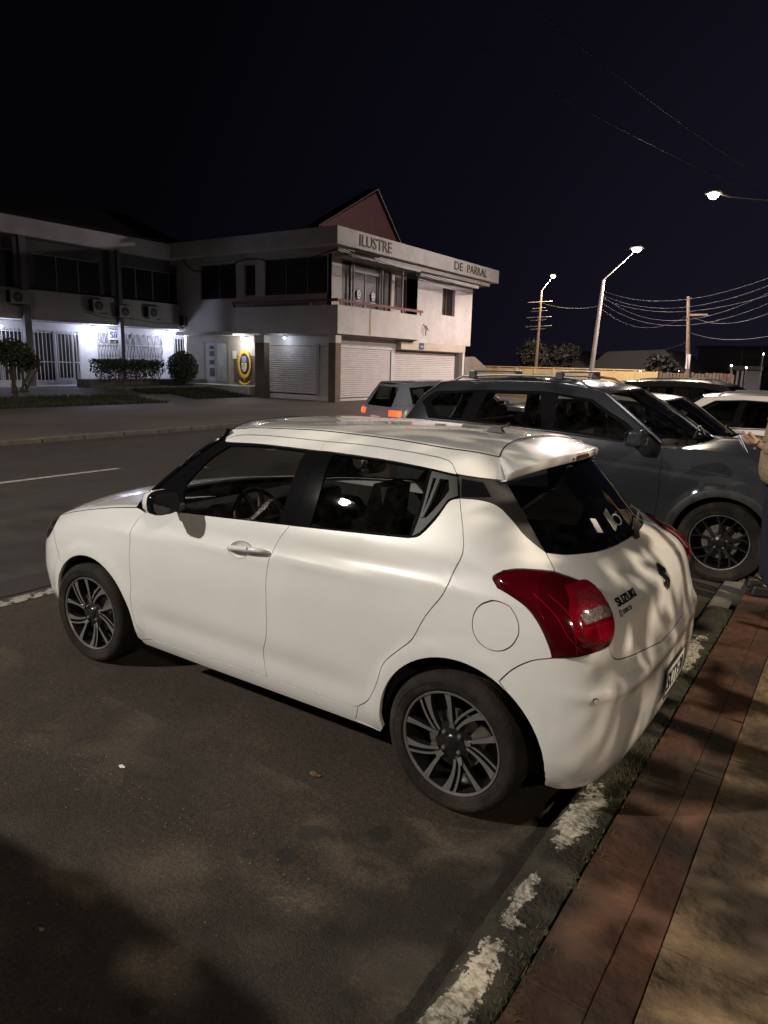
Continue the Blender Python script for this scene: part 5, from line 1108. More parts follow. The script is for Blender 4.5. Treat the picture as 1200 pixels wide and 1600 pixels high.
# ground floor
def shutter(axis, c, u0, u1, z0, z1, sgn):
    mb = MB(); n = int((z1-z0)/.095); rows = []
    for i in range(n+1):
        z = z0+(z1-z0)*i/n
        for dz, o_ in ((0, .0), (.022, .028), (.068, .028)):
            if z+dz > z1: continue
            rows.append([((c-sgn*o_, u, z+dz) if axis == 'x' else (u, c-sgn*o_, z+dz)) for u in (u0, u1)])
    mb.grid(rows); o = mb.build('roller_shutter', SHUT, hall, fixn=False); return o
for a, b_ in ((19.15, 22.75),): sh1 = shutter('y', -22.0, 19.62, 22.72, .35, 2.50, -1); shutter('y', -22.0, 18.75, 19.42, .30, 2.50, -1)
mb = MB(); mb.box(19.44, 19.60, -21.99, -21.93, .25, 2.6); mb.box(19.40, 19.64, -21.925, -21.90, 1.42, 1.50); mb.build('shutter_post', PFR, hall)
MB().box(18.62, 22.8, -22.08, -21.96, 2.52, 2.95).build('shutter_lintel', WALLL, hall); MB().box(18.62, 22.8, -22.10, -21.97, .0, .30).build('shutter_plinth', WALLL, hall)
shutter('x', 18.62, -26.45, -22.2, .22, 2.45, 1); shutter('x', 18.62, -33.1, -26.85, .20, 2.45, 1)
MB().box(18.58, 18.75, -33.6, -22.1, 2.47, 2.95).build('shutter_lintel', WALLL, hall); MB().box(18.56, 18.75, -26.8, -26.5, .0, 2.46).build('shutter_pier', WALLL, hall); MB().box(18.60, 18.78, -33.4, -22.2, 0, .19).build('shutter_plinth', WALLL, hall)
mb = MB(); mb.box(18.25, 18.57, -33.7, -26.9, 2.52, 2.91); mb.build('shutter_box', mat('shutter_box_paint', (.42, .36, .30), rough=.7, noise=(1, .15)), hall, bevel=.02)
mb = MB(); mb.box(18.225, 18.245, -29.05, -28.60, 2.58, 2.90); sg = mb.build('wall_sign', mat('sign_blue', (.02, .03, .12), rough=.5), hall); 
mb = MB(); mb.box(18.218, 18.2235, -28.98, -28.67, 2.72, 2.75); mb.box(18.218, 18.2235, -28.98, -28.75, 2.65, 2.67); mb.build('wall_sign_marks', DEC, sg)
mb = MB(); mb.box(18.8, 28.4, -34.0, -22.35, -.1, 2.95); mb.build('core_wall', DARKW, hall)
mb = MB(); mb.box(17.95, 18.35, -21.62, -21.24, -.05, 2.62); mb.build('column', BROWN, hall, bevel=.01); mb = MB(); mb.box(17.94, 18.36, -21.63, -21.23, 2.625, 2.955); mb.build('column_head', WALL, hall)
mb = MB(); mb.box(22.15, 22.75, -21.60, -21.24, -.05, 2.62); mb.build('column', BROWN, hall, bevel=.01); mb = MB(); mb.box(22.14, 22.76, -21.61, -21.23, 2.625, 2.955); mb.build('column_head', WALL, hall)
bkt = MB(); bkt.tube([(18.28, -29.0, 3.85), (18.1, -29.0, 3.6), (18.2, -29.1, 3.3)], .03, 6); bkt.tube([(18.28, -29.25, 3.8), (18.1, -29.2, 3.55)], .03, 6); bkt.build('wall_bracket', mat('bracket_metal', (.18, .16, .15), rough=.6), hall)
# lit entrance
mb = MB(); mb.box(22.85, 28.3, -22.3, -20.9, .0, .60); mb.build('entrance_step', mat('step_concrete', (.30, .29, .28), rough=.8, noise=(2, .2)), hall, bevel=.02)
LOB = mat('lobby_wall', (.5, .5, .5), rough=.8)
wall('y', -22.0, -.12, 22.8, 28.4, .6, 2.95, [(25.35, 27.1, .62, 2.72)], 'entrance_wall', mat('entrance_render', (.32, .29, .26), rough=.85, noise=(1.4, .2)), hall)
dr = win(hall, 'y', -22.0, 25.35, 27.1, .62, 2.72, 2, 1, .03, -1, mat('door_frame_grey', (.22, .22, .23), rough=.5), mat('frosted_pane', (.34, .36, .37), rough=.25, noise=(3, .15)), .13, 'entrance_door')
pm = MB(); 
for i, (z, h, w) in enumerate(((2.3, .18, .3), (1.95, .26, .32), (1.55, .22, .33), (.95, .42, .34))): MB().box(26.38, 26.38+w, -22.035, -22.028, z, z+h).build('poster', mat('poster_dark', (.05, .05, .06), rough=.6, noise=(9, .8)), dr)
mb = MB(); mb.box(23.42, 24.88, -21.97, -21.94, .72, 1.72); mb.box(23.42, 24.88, -21.97, -21.94, 1.73, 2.02); mb.build('entrance_panel', mat('tan_panel', (.10, .082, .062), rough=.8, noise=(2, .2)), hall)
nb = MB(); nb.box(24.68, 24.95, -21.935, -21.92, 1.86, 2.24); tag(nb.build('notice', PAPER), 'small white notice on the wall left of the golden crest', 'notice')
GOLD = mat('gold_paint', (.70, .45, .06), rough=.45, metal=.2, noise=(20, .3))
cb = tag(empty('crest', (24.1, -21.93, 1.62)), 'golden wreath crest with a blue and white shield on the entrance wall', 'crest')
mb = MB(); mb.prism([(.40*math.cos(t), .60*math.sin(t)-.0) for t in np.linspace(0, 6.283, 28, endpoint=False)], lambda u, v: (u, .005, v), (0, .02, 0)); mb.build('backing', mat('crest_maroon', (.05, .015, .01), rough=.7), cb)
mb = MB()
for i in range(40):
    t = 6.283*i/40; r = 1+.10*(i % 2); c = Vector((.38*math.cos(t), .045, .60*math.sin(t))); d = Vector((math.cos(t+.5), 0, math.sin(t+.5))); n_ = Vector((-d.z, 0, d.x)); L_ = .13*r
    mb.add([c-n_*.045, c+d*L_+Vector((0, .02, 0)), c+n_*.045, c-d*.05], [(0, 1, 2, 3)])
mb.lathe([(.33, .03), (.37, .05), (.41, .03)], (0, 0, 0), 'y', 32)
for v in range(len(mb.v)-96, len(mb.v)): x, y, z = mb.v[v]; mb.v[v] = (x, y, z*1.55)
mb.tube([(-.36, .03, -.82), (-.2, .04, -.95), (0, .04, -1.0), (.2, .04, -.95), (.36, .03, -.82)], [.03, .06, .07, .06, .03], 6); mb.tube([(0, .04, -.62), (0, .04, -.80)], .03, 5)
mb.build('wreath', GOLD, cb, fixn=False)
mb = MB(); mb.prism([(-.16, .08), (.16, .08), (.16, .34), (0, .38), (-.16, .34)], lambda u, v: (u, .03, v), (0, .03, 0)); mb.build('shield_top', mat('shield_blue', (.16, .20, .42), rough=.5), cb)
mb = MB(); mb.prism([(-.16, .05), (-.16, -.22), (-.09, -.33), (0, -.38), (.09, -.33), (.16, -.22), (.16, .05)], lambda u, v: (u, .03, v), (0, .03, 0)); mb.build('shield', mat('shield_white', (.6, .58, .5), rough=.5), cb)
mb = MB(); mb.box(-.012, .012, .062, .068, -.33, .04); mb.tube([(-.09, .065, -.1), (-.02, .065, .0), (.07, .065, -.02), (.09, .065, -.16)], .012, 5); mb.build('shield_mark', SEAM, cb)

# ---------------------------------------------------------------- the office wing to the left
wing = tag(empty('office_wing', (0, 0, 0)), 'long two storey office wing at the left with barred ground floor windows lit from below', 'building')
mb = MB(); mb.box(28.5, 34, -23.9, 20, 6.62, 7.36); mb.build('roof_edge', mat('wing_fascia', (.36, .35, .36), rough=.8, noise=(1.2, .2)), wing, bevel=.02)
mb = MB(); mb.box(28.62, 28.9, -22.98, 20, 3.33, 4.50); mb.box(28.62, 30.1, -22.98, 20, 3.26, 3.325); mb.build('spandrel', GREYW, wing)
ups = [(-17.5, -14.35), (-22.5, -18.5), (-13.5, -10.2), (-9.8, -6.0)]
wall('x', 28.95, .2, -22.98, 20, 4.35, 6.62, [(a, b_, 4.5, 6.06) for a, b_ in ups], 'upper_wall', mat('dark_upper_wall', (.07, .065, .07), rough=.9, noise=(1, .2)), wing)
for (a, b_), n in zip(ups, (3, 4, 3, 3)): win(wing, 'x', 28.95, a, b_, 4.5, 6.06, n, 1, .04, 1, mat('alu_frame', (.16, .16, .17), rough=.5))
for y, w in ((-13.62, .30), (-18.2, .20), (-9.2, .3)): mb = MB(); mb.box(28.40, 28.61, y-w/2, y+w/2, .35, 6.6); mb.build('column', mat('grey_column', (.10, .10, .105), rough=.8), wing)
mb = MB(); mb.box(28.40, 28.93, -23.0, -22.55, .35, 6.6); mb.build('column', WALLL, wing)
ho = [(-14.3, -12.2, .62, 2.9), (-16.9, -14.7, .62, 2.9), (-21.75, -19.35, 1.35, 2.98), (-19.15, -17.9, 1.35, 2.98), (-23.6, -22.5, 1.0, 2.95), (-11.8, -9.6, .62, 2.9)]
wall('x', 30.0, .25, -23.9, 20, .40, 3.25, ho, 'lower_wall', WALLL, wing)
for i, (a, b_, z0, z1) in enumerate(ho): win(wing, 'x', 30.0, a, b_, z0, z1, {0: 2, 1: 2, 2: 3, 3: 1, 4: 1, 5: 2}[i], 1, .06, 1, BARS, (mat('curtained_pane', (.22, .21, .21), rough=.5, noise=(2, .4)) if i in (2, 3) else PANE), .06)
for i, (a, b_, z0, z1) in enumerate(ho):      # a grille of bars over each opening
    mb = MB()
    if i in (2, 3):
        n = 7 if i == 2 else 4; w = (b_-a)/n
        for k in range(n):
            u = a+w*k
            for (p, q) in (((u, z0), (u+w/2, 2.35)), ((u+w, z0), (u+w/2, 2.35)), ((u, 2.45), (u+w/2, z1)), ((u+w, 2.45), (u+w/2, z1)), ((u+w/2, z0), (u, 2.35)), ((u+w/2, z0), (u+w, 2.35))): mb.bar((29.93, p[0], p[1]), (29.93, q[0], q[1]), .02, .02, (1, 0, 0))
        mb.bar((29.92, a, 2.40), (29.92, b_, 2.40), .03, .03); mb.bar((29.92, a, z0), (29.92, b_, z0), .03, .03)
    else:
        n = int((b_-a)/.17)
        for k in range(n+1): u = a+(b_-a)*k/n; mb.box(29.90, 29.925, u-.013 if k else u, u+.013, z0, z1)
        for z in (z0+.03, 1.5, z1-.1): mb.box(29.885, 29.899, a, b_, z-.02, z+.02)
    mb.build('window_bars', BARS, wing)
mb = MB(); mb.box(29.84, 29.88, -16.55, -16.45, .55, 2.86); mb.box(29.84, 29.88, -15.65, -15.55, .55, 2.86); mb.box(29.84, 29.88, -16.45, -15.65, .55, .78); mb.box(29.84, 29.88, -16.45, -15.65, 2.76, 2.86); mb.build('entrance_door', mat('grey_door', (.26, .25, .28), rough=.5), wing)
mb = MB(); mb.box(28.2, 30.0, -22.9, 20, .30, .47); mb.build('walkway', mat('walkway_concrete', (.30, .30, .31), rough=.8, noise=(1, .2)), wing)
mb = MB(); mb.prism([(28.0, 7.37), (33.0, 9.3), (38, 7.37)], lambda u, v: (u, -22, v), (0, 42, 0)); mb.build('pitched_roof', mat('night_roof', (.004, .004, .005), rough=.9), wing)
sg = tag(empty('office_sign', (29.8, -18.66, 2.86)), 'white square sign reading Sii on the lit wall', 'sign')
mb = MB(); mb.box(-.03, .03, -.25, .25, -.24, .24); mb.build('sign_panel', mat('sign_panel_white', (.7, .7, .72), rough=.5), sg, bevel=.008)
text_mesh('sign_letters', 'Sii', .42, mat('sign_letter_blue', (.01, .02, .20), rough=.5), sg, (-.034, .21, -.15), (0, -1, 0), (0, 0, 1), .003, .008, .40)
mb = MB(); mb.box(-.036, -.0345, -.155, -.10, .13, .185); mb.build('sign_dot', mat('sign_red', (.5, .02, .02), rough=.5), sg)
ACM = mat('ac_casing', (.24, .24, .245), rough=.6, noise=(3, .2)); ACD = mat('ac_fan_black', (.008, .008, .009), rough=.7)
def make_ac(loc, label):
    r = tag(empty('air_conditioner', loc), label, 'air conditioner', 'air conditioners along the office wing')
    MB().box(-.32, 0, -.40, .40, -.28, .28).build('casing', ACM, r, bevel=.02)
    mb = MB(); mb.lathe([(.0, -.012), (.20, -.012), (.215, .0)], (-.325, .10, 0), 'x', 24); mb.build('fan_opening', ACD, r, smooth=True)
    mb = MB(); mb.lathe([(0, -.02), (.035, -.015), (.04, 0)], (-.335, .10, 0), 'x', 12)
    for k in range(3): mb.lathe([(.07+.06*k, -.004), (.076+.06*k, -.006), (.082+.06*k, -.004)], (-.338, .10, 0), 'x', 20)
    mb.build('fan_grille', ACM, r, fixn=False)
    mb = MB(); mb.box(-.30, -.02, .41, .44, -.24, .24); mb.build('side_coil', ACD, r)
    mb = MB(); mb.bar((-.30, -.3, -.30), (.1, -.3, -.30), .03); mb.bar((-.30, .3, -.30), (.1, .3, -.30), .03); mb.build('bracket', FRAME, r); return r
ac_l = ['air conditioner mounted beside the leftmost grey column', 'air conditioner just right of the lit barred door, first of the row of four', 'air conditioner beside the middle grey column, second of the row of four', 'air conditioner above the diamond grille window, third of the row of four', 'air conditioner nearest the white corner column, last of the row of four']
for (y, z), l in zip(((-13.30, 4.13), (-17.05, 4.06), (-18.42, 3.90), (-20.05, 3.98), (-22.2, 3.70)), ac_l): make_ac((28.60, y, z), l)
mb = MB(); mb.tube([(28.58, -16.4, 3.75), (28.56, -17.5, 3.55), (28.58, -18.8, 3.62), (28.56, -20.4, 3.5), (28.58, -21.7, 3.55)], .018, 6); tag(mb.build('air_pipe', FRAME), 'thin pipe run linking the air conditioners below the upper windows', 'pipe')
def wall_lamp(loc, label, power, col=(.72, .78, 1), r=.10):
    t = tag(empty('wall_lamp', loc), label, 'lamp', 'lamps under the building overhang'); mb = MB(); mb.lathe([(0, -r*.9), (r*.6, -r*.7), (r, -.01), (r*.9, .04)], (0, 0, 0), 'z', 20); mb.build('globe', emis('lit_globe', (.85, .9, 1), 14), t, smooth=True)
    mb = MB(); mb.lathe([(0, .10), (r*1.2, .10), (r*1.2, .045), (0, .045)], (0, 0, 0), 'z', 20); mb.build('lamp_base', FRAME, t)
    lamp('wall_light', 'POINT', (loc[0]-.45, loc[1], loc[2]-.25), power, col, .08) if abs(loc[0]-24) > 3 else lamp('wall_light', 'POINT', (loc[0], loc[1]+.35, loc[2]-.25), power, col, .08); return t
wall_lamp((29.55, -17.62, 3.15), 'bright lamp under the overhang left of the white sign', 160)
wall_lamp((29.55, -22.05, 3.15), 'bright lamp under the overhang above the round bush', 135)
wall_lamp((29.6, -13.05, 2.95), 'bright round lamp at the left edge above the dark shrub', 45)
wall_lamp((24.0, -21.72, 2.84), 'lamp under the balcony above the golden crest', 70, (1, .97, .92))
wall_lamp((21.3, -21.7, 2.84), 'dim lamp under the balcony in front of the roller shutter', 14, (.8, .85, 1), .06)
# cable bundle along the front
mb = MB()
for k in range(6):
    o_ = .06*k; base_ = [(17.75, -21.0, 6.45-o_*.5), (17.62, -21.98, 6.42-o_), (17.6, -24.25, 6.24-o_*1.1), (17.6, -27.6, 6.20-o_*1.1), (17.65, -31, 6.08-o_), (18.2, -34.3, 6.02-o_*.6)]
    p = catmull(base_, 6); mb.tube([tuple(q+np.array((0, 0, .03*math.sin(i*.7+k)))) for i, q in enumerate(p)], .014, 5)
p = catmull([(17.75, -21.0, 6.42), (20.3, -21.05, 6.02), (22.9, -21.05, 6.34), (24.4, -21.1, 6.05), (26.6, -21.1, 6.0), (28.2, -21.6, 6.9)], 6); mb.tube(p, .02, 5); mb.tube([tuple(q+np.array((0, 0, -.05))) for q in p], .012, 5)
tag(mb.build('cable_bundle', SEAM), 'bundle of black cables sagging under the lettered roof edge of the town hall', 'cables')
# garden wall to the right of the hall
mb = MB(); mb.prism([(-34.35, 0), (-34.35, 2.3), (-35.6, 2.35), (-37.2, 1.75), (-38.6, 1.35), (-38.6, 0)], lambda u, v: (18.6, u, v), (.25, 0, 0)); tag(mb.build('garden_wall', mat('garden_wall_render', (.14, .12, .11), rough=.9, noise=(1, .25))), 'curved top garden wall joining the right end of the town hall', 'wall')

# ---------------------------------------------------------------- far end of the street
YW = mat('yellow_wall', (.48, .35, .16), rough=.9, noise=(.8, .2), mix=(1.6, (.34, .24, .11), .55, .75))
mb = MB(); x = 20.5
while x > 9.3: mb.box(x-1.12, x, -38.2, -38.05, 0, 1.74); mb.box(x-1.20, x-1.12, -38.24, -38.02, 0, 1.78); x -= 1.20
mb.box(9.2, 20.6, -38.22, -38.03, 1.785, 1.84); tag(mb.build('boundary_wall', YW), 'yellow lit concrete panel wall behind the parked cars', 'wall')
mb = MB(); x = 8.9
while x > 5.0: mb.box(x-.16, x, -40.1, -40.06, 0, 1.72+rng.uniform(-.04, .04)); x -= .19
mb.box(5, 8.9, -40.16, -40.11, 1.1, 1.2); tag(mb.build('board_fence', mat('fence_boards', (.11, .075, .055), rough=.9, noise=(4, .4))), 'brown board fence right of the yellow wall', 'fence')
gh = tag(empty('gable_house', (22.4, -62, 0)), 'small pale house with a steep gable behind the yellow wall', 'house')
MB().prism([(-2.1, 0), (-2.1, 1.95), (0, 3.35), (2.1, 1.95), (2.1, 0)], lambda u, v: (u, 0, v), (0, -7, 0)).build('wall', mat('pale_house', (.16, .155, .16), rough=.85), gh)
mb = MB(); [mb.prism([(s*2.4, 1.75), (0, 3.40), (0, 3.52), (s*2.4, 1.87)], lambda u, v: (u, .3, v), (0, -7.6, 0)) for s in (1, -1)]; mb.build('roof', ROOFG, gh); mb = MB(); mb.box(-.5, .5, .02, .06, 1.0, 2.1); mb.box(-.2, .2, .02, .06, 2.4, 2.75); mb.build('window', PANE, gh)
dh = tag(empty('dark_house', (13.4, -51, 0)), 'long dark roofed house in the middle distance behind the yellow wall', 'house')
MB().box(-3.6, 3.2, -8, 0, 0, 1.75).build('wall', mat('dark_house_wall', (.05, .045, .045), rough=.9), dh); MB().prism([(-3.9, 1.7), (-2.2, 3.3), (1.9, 3.1), (3.5, 1.7)], lambda u, v: (u, .3, v), (0, -8.6, 0)).build('roof', mat('dark_roof', (.02, .019, .022), rough=.8), dh)
shd = tag(empty('warehouse', (11.5, -92, 0)), 'wide pale warehouse far away at the right', 'warehouse')
MB().box(-8, 5.2, -20, 0, 0, 4.6).build('wall', mat('warehouse_wall', (.13, .125, .14), rough=.8), shd); MB().box(-8.3, 5.5, -20.3, .3, 4.62, 4.95).build('roof', ROOFG, shd)
gt = tag(empty('gatehouse', (7.4, -60.5, 0)), 'small white gatehouse with lit lamps at the far right', 'gatehouse')
mb = MB(); [mb.box(a, a+.16, -.2, 0, 0, 2.0) for a in (-.2, .15, .6)]; mb.build('pillar', mat('gate_white', (.4, .39, .42), rough=.8), gt); MB().box(-1.6, .9, -2.2, .2, 2.02, 2.35).build('roof', ROOFG, gt); MB().box(-1.5, -.3, -2, -.05, 0, 2.0).build('wall', mat('gate_wall', (.22, .21, .24), rough=.8), gt)
FARL = emis('far_lamp', (1, .93, .82), 25)
for i, ((x, y, z), r, l) in enumerate((((8.87, -45, 1.84), .10, 'brightest small lamp above the board fence'), ((11.27, -45, 1.72), .05, 'small lamp over the middle of the yellow wall top'), ((8.5, -45, 1.62), .035, 'faint lamp just right of the brightest small lamp'), ((5.87, -45, 2.22), .06, 'small lamp on the gatehouse roof, left one'), ((5.04, -45, 2.12), .05, 'small lamp on the gatehouse roof, right one'), ((4.22, -45, 2.94), .05, 'small lamp on the thin pole at the right edge'))):
    mb = MB(); mb.lathe([(0, -r), (r*.7, -r*.7), (r, 0), (r*.7, r*.7), (0, r)], (x, y, z), 'z', 12); mb.v = mb.v; mb.tube([(x, y-.1, 0), (x, y-.1, z)], .02, 5) if i != 9 else 0
    t = tag(empty('small_lamp', (x, y, 0)), l, 'lamp', 'small lamps at the far end of the street'); a = MB(); a.lathe([(0, -r), (r*.7, -r*.7), (r, 0), (r*.7, r*.7), (0, r)], (0, 0, z), 'z', 12); a.build('bulb', FARL, t, smooth=True); b2_ = MB(); b2_.tube([(0, -r, 0), (0, -r, z)], .022, 5); b2_.build('post', FRAME, t)
lamp('small_lamp_light', 'POINT', (8.87, -44.7, 1.8), 40, (1, .9, .75), .1)
# street lamps and poles
CONC = mat('pole_concrete', (.20, .18, .165), rough=.85, noise=(2, .2)); TIMB = mat('pole_timber', (.10, .075, .055), rough=.9, noise=(2, .3)); LMET = mat('lamp_metal', (.25, .24, .24), rough=.5, metal=.5)
def street_lamp(base, top, head, label, colr=(1, .86, .72), es=60, mt=CONC, r=.11, hs=.32):
    t = tag(empty('street_lamp', base), label, 'street lamp', 'street lamps'); b_ = Vector(base); L_ = lambda p: tuple(Vector(p)-b_)
    MB().tube([(0, 0, 0), L_(top)], [r*1.4, r*.8], 12).build('pole', mt, t, smooth=True)
    mid = Vector(top)*.15+Vector(head)*.85; MB().tube([L_((top[0], top[1], top[2]-.35)), L_(top), L_(mid), L_(Vector(head)+Vector((0, 0, .10)))], [.04, .04, .03, .03], 8).build('arm', LMET, t, smooth=True)
    h = Vector(head)-b_; d = (Vector(head)-Vector(top)); d.z = 0; d.normalize(); s_ = d.cross(Vector((0, 0, 1)))
    mb = MB(); mb.obox(h+Vector((0, 0, .10)), d*hs, s_*.13, (0, 0, .055), .75); mb.build('lantern', LMET, t, bevel=.03); mb = MB(); q_ = hs*.62; mb.lathe([(0, -.13), (q_*.5, -.115), (q_*.85, -.06), (q_, .02), (q_*.9, .05)], tuple(h), 'z', 20); mb.build('lantern_glass', emis('lantern_'+str(int(es)), colr, es), t, smooth=True); return t
street_lamp((11.85, -36.6, 0), (11.45, -36.4, 6.55), L3, 'brightest street lamp on a leaning concrete pole over the parked cars', (1, .87, .80), 60, hs=.38)
street_lamp((1.3, -25.8, 0), (1.0, -25.7, 7.4), L4, 'street lamp hanging in from the right edge, highest in the picture', (1, .90, .68), 45, hs=.30)
street_lamp((16.9, -41.0, 0), (16.85, -41.0, 6.6), L5, 'dim yellow street lamp left of the brightest one', (1, .85, .45), 22, TIMB, .09, .22)
street_lamp((13.6, 11.2, 0), (13.6, 11.2, 8.9), L1, 'street lamp across the road, outside the picture to the left', (1, .88, .72), 120)
street_lamp((-8.0, -.6, 0), (-8.0, -.6, 7.2), L2, 'street lamp behind the pavement tree, outside the picture', (1, .84, .62), 60)
street_lamp((13.6, -13.0, 0), (13.6, -13.0, 8.7), L6, 'added lamp in front of the town hall, above the picture', (1, .86, .78), 200) if 0 else None
def pole(base, top, label, m=TIMB, r=.12, arms=()):
    t = tag(empty('utility_pole', base), label, 'utility pole', 'utility poles'); b_ = Vector(base); MB().tube([(0, 0, 0), tuple(Vector(top)-b_)], [r*1.3, r*.75], 10).build('pole', m, t, smooth=True)
    for z, w in arms: mb = MB(); mb.box(-w, w, -.05, .05, z-.05, z+.05); mb.build('crossarm', TIMB, t)
    return t
pp = pole((7.15, -40, 0), (7.75, -40, 5.9), 'leaning timber pole with a pale box right of the brightest street lamp', arms=((4.9, .5),)); mb = MB(); mb.box(.12, .34, -.1, .12, 1.95, 2.75); mb.build('meter_box', mat('pale_box', (.40, .38, .37), rough=.6), pp)
mb = MB()
for k in range(7):
    z = 4.2+.28*k-.1*(k % 2); w = .5+.5*rng.random(); mb.tube([(16.9-w, -40.8, z+.05), (16.9+w*.8, -40.8, z)], .02, 4)
tag(mb.build('cable_rack', mat('rack_metal', (.35, .33, .30), rough=.4, metal=.6)), 'short rungs of cable brackets on the pole of the dim yellow lamp', 'bracket')
pole((8.73, -70, 0), (8.79, -70, 3.9), 'thin pole standing over the gatehouse, left one', FRAME, .09, ((3.3, 1.0),)); pole((7.05, -70, 0), (7.2, -70, 4.1), 'thin pole at the right edge beyond the gatehouse', FRAME, .12, ((3.4, .8),))
PR, PL_, PT, PD = (1.0, -25.7), (11.5, -36.4), (7.6, -40.0), (16.85, -41.0)       # right edge pole, bright lamp pole, timber pole, dim lamp pole
WIRES = [((*PD, 5.9), (*PL_, 5.2), .25, 'wire from the dim yellow lamp pole to the brightest lamp pole'), ((*PL_, 5.1), (*PT, 4.95), .9, 'wire drooping from the brightest lamp pole to the leaning timber pole'),
         ((*PL_, 6.0), (*PR, 5.6), .9, 'top wire of the bundle right of the brightest street lamp'), ((*PL_, 5.8), (*PR, 5.35), 1.0, 'second wire of the bundle right of the brightest street lamp'),
         ((*PL_, 5.75), (*PR, 5.3), 1.5, 'third wire of the bundle right of the brightest street lamp'), ((*PL_, 5.6), (*PR, 4.9), .85, 'fourth wire of the bundle right of the brightest street lamp'),
         ((*PL_, 5.4), (*PR, 4.8), 1.3, 'lowest wire of the bundle right of the brightest street lamp'), ((*PT, 4.9), (2.0, -28, 4.2), .5, 'wire from the timber pole to the right edge, upper one'),
         ((*PT, 4.0), (1.5, -27, 3.3), .35, 'wire from the timber pole to the right edge, lower one'), ((13, -52, 3.3), (*PT, 3.4), .2, 'faint wire over the dark roofed house'),
         ((8.4, -8.0, 11.5), (*PR, 7.3), .6, 'long wire crossing the upper sky, right one'), ((13.5, -9.0, 13.5), (*PR, 7.1), .9, 'long wire crossing the upper sky, left one'),
         ((*PR, 7.2), (-1.5, -6, 7.0), .6, 'wire at the right edge just below the highest lamp'), ((*PR, 6.8), (-1.5, -6, 6.4), .7, 'wire at the right edge well below the highest lamp')]
WIREM = mat('wire_black', (.022, .02, .02), rough=.7)
for i, (a, b_, s_, l_) in enumerate(WIRES):
    a, b_ = Vector(a), Vector(b_); pts = [a.lerp(b_, t)-Vector((0, 0, s_*4*t*(1-t))) for t in np.linspace(0, 1, 22)]
    tag(MB().tube(pts, .011, 5, False).build('overhead_wire', WIREM), l_, 'wire', 'overhead wires between the poles')
# dark trees beyond the walls
def tree(loc, h, r, n, label, lm=LEAFD, size=.14, group=None, lumps=7, kr=(.35, .6)):
    t = tag(empty('tree', loc), label, 'tree', group); MB().tube([(0, 0, 0), (.1, .05, h*.35), (.0, .1, h*.6)], [.16, .12, .07], 8).build('trunk', BARK, t, smooth=True); mb = MB()
    for k in range(lumps):
        a = rng.uniform(0, 6.28); q = rng.uniform(0, .8)*r; c = (q*math.cos(a), q*math.sin(a), h*(.55+.35*rng.random())); rr = r*rng.uniform(*kr); leafy(mb, n//lumps, ell(c, (rr, rr, rr*.8), .3), size)
    mb.build('crown', lm, t, fixn=False)
    mb = MB()
    for k in range(5): a = rng.uniform(0, 6.28); mb.tube([(0, 0, h*.4), (r*.3*math.cos(a), r*.3*math.sin(a), h*.6), (r*.55*math.cos(a), r*.55*math.sin(a), h*.75)], [.06, .04, .02], 5)
    mb.build('limb', BARK, t); return t
tree((19.0, -46, 0), 3.5, 1.9, 2600, 'dark tree left of the gable house behind the yellow wall', group='trees behind the far walls')
tree((17.6, -47, 0), 3.3, 1.6, 2500, 'dark low tree between the gable house and the dark roof', group='trees behind the far walls')
tree((9.9, -43, 0), 2.9, 1.3, 2000, 'dark palm like shrub above the end of the yellow wall', group='trees behind the far walls')
# the tree over the pavement whose leaves shade the paving and the tail of the white car
tree((-4.4, -.1, 0), 5.6, 2.2, 1900, 'leafy pavement tree behind the camera, outside the picture', size=.085, lumps=15, kr=(.34, .52))

street_lamp((-9.9, 9.6, 0), (-9.9, 9.6, 7.6), L7, 'added street lamp on the pavement behind the camera, fills shadows, outside the picture', (1, .86, .66), 60)  # pole and lantern for the added fill lamp

# second pavement tree added behind the camera, its crown placed to shade the paving
t = tag(empty('tree', (-1.5, 7.4, 0)), 'leaning pavement tree added behind the camera to shade the paving, outside the picture', 'tree'); MB().tube([(0, 0, 0), (.3, -.2, 1.6), (1.4, -.6, 2.9), (2.6, -1.0, 3.6)], [.2, .17, .12, .07], 8).build('trunk', BARK, t, smooth=True)
mb = MB()
for k in range(12):
    c = Vector((2.65, -1.4, 3.75))+Vector((rng.uniform(-1.1, 1.1), rng.uniform(-1.1, 1.1), rng.uniform(-.8, .9))); leafy(mb, 400, ell(tuple(c), (.62, .62, .5), .3), .10)
mb.build('crown', LEAFD, t, fixn=False)
mb = MB()
for k in range(6): a = k*1.05; mb.tube([(2.2, -.9, 3.4), (3.0+.6*math.cos(a), -1.5+.6*math.sin(a), 3.7), (3.0+1.4*math.cos(a), -1.5+1.4*math.sin(a), 3.9)], [.06, .04, .02], 5)
mb.build('limb', BARK, t)
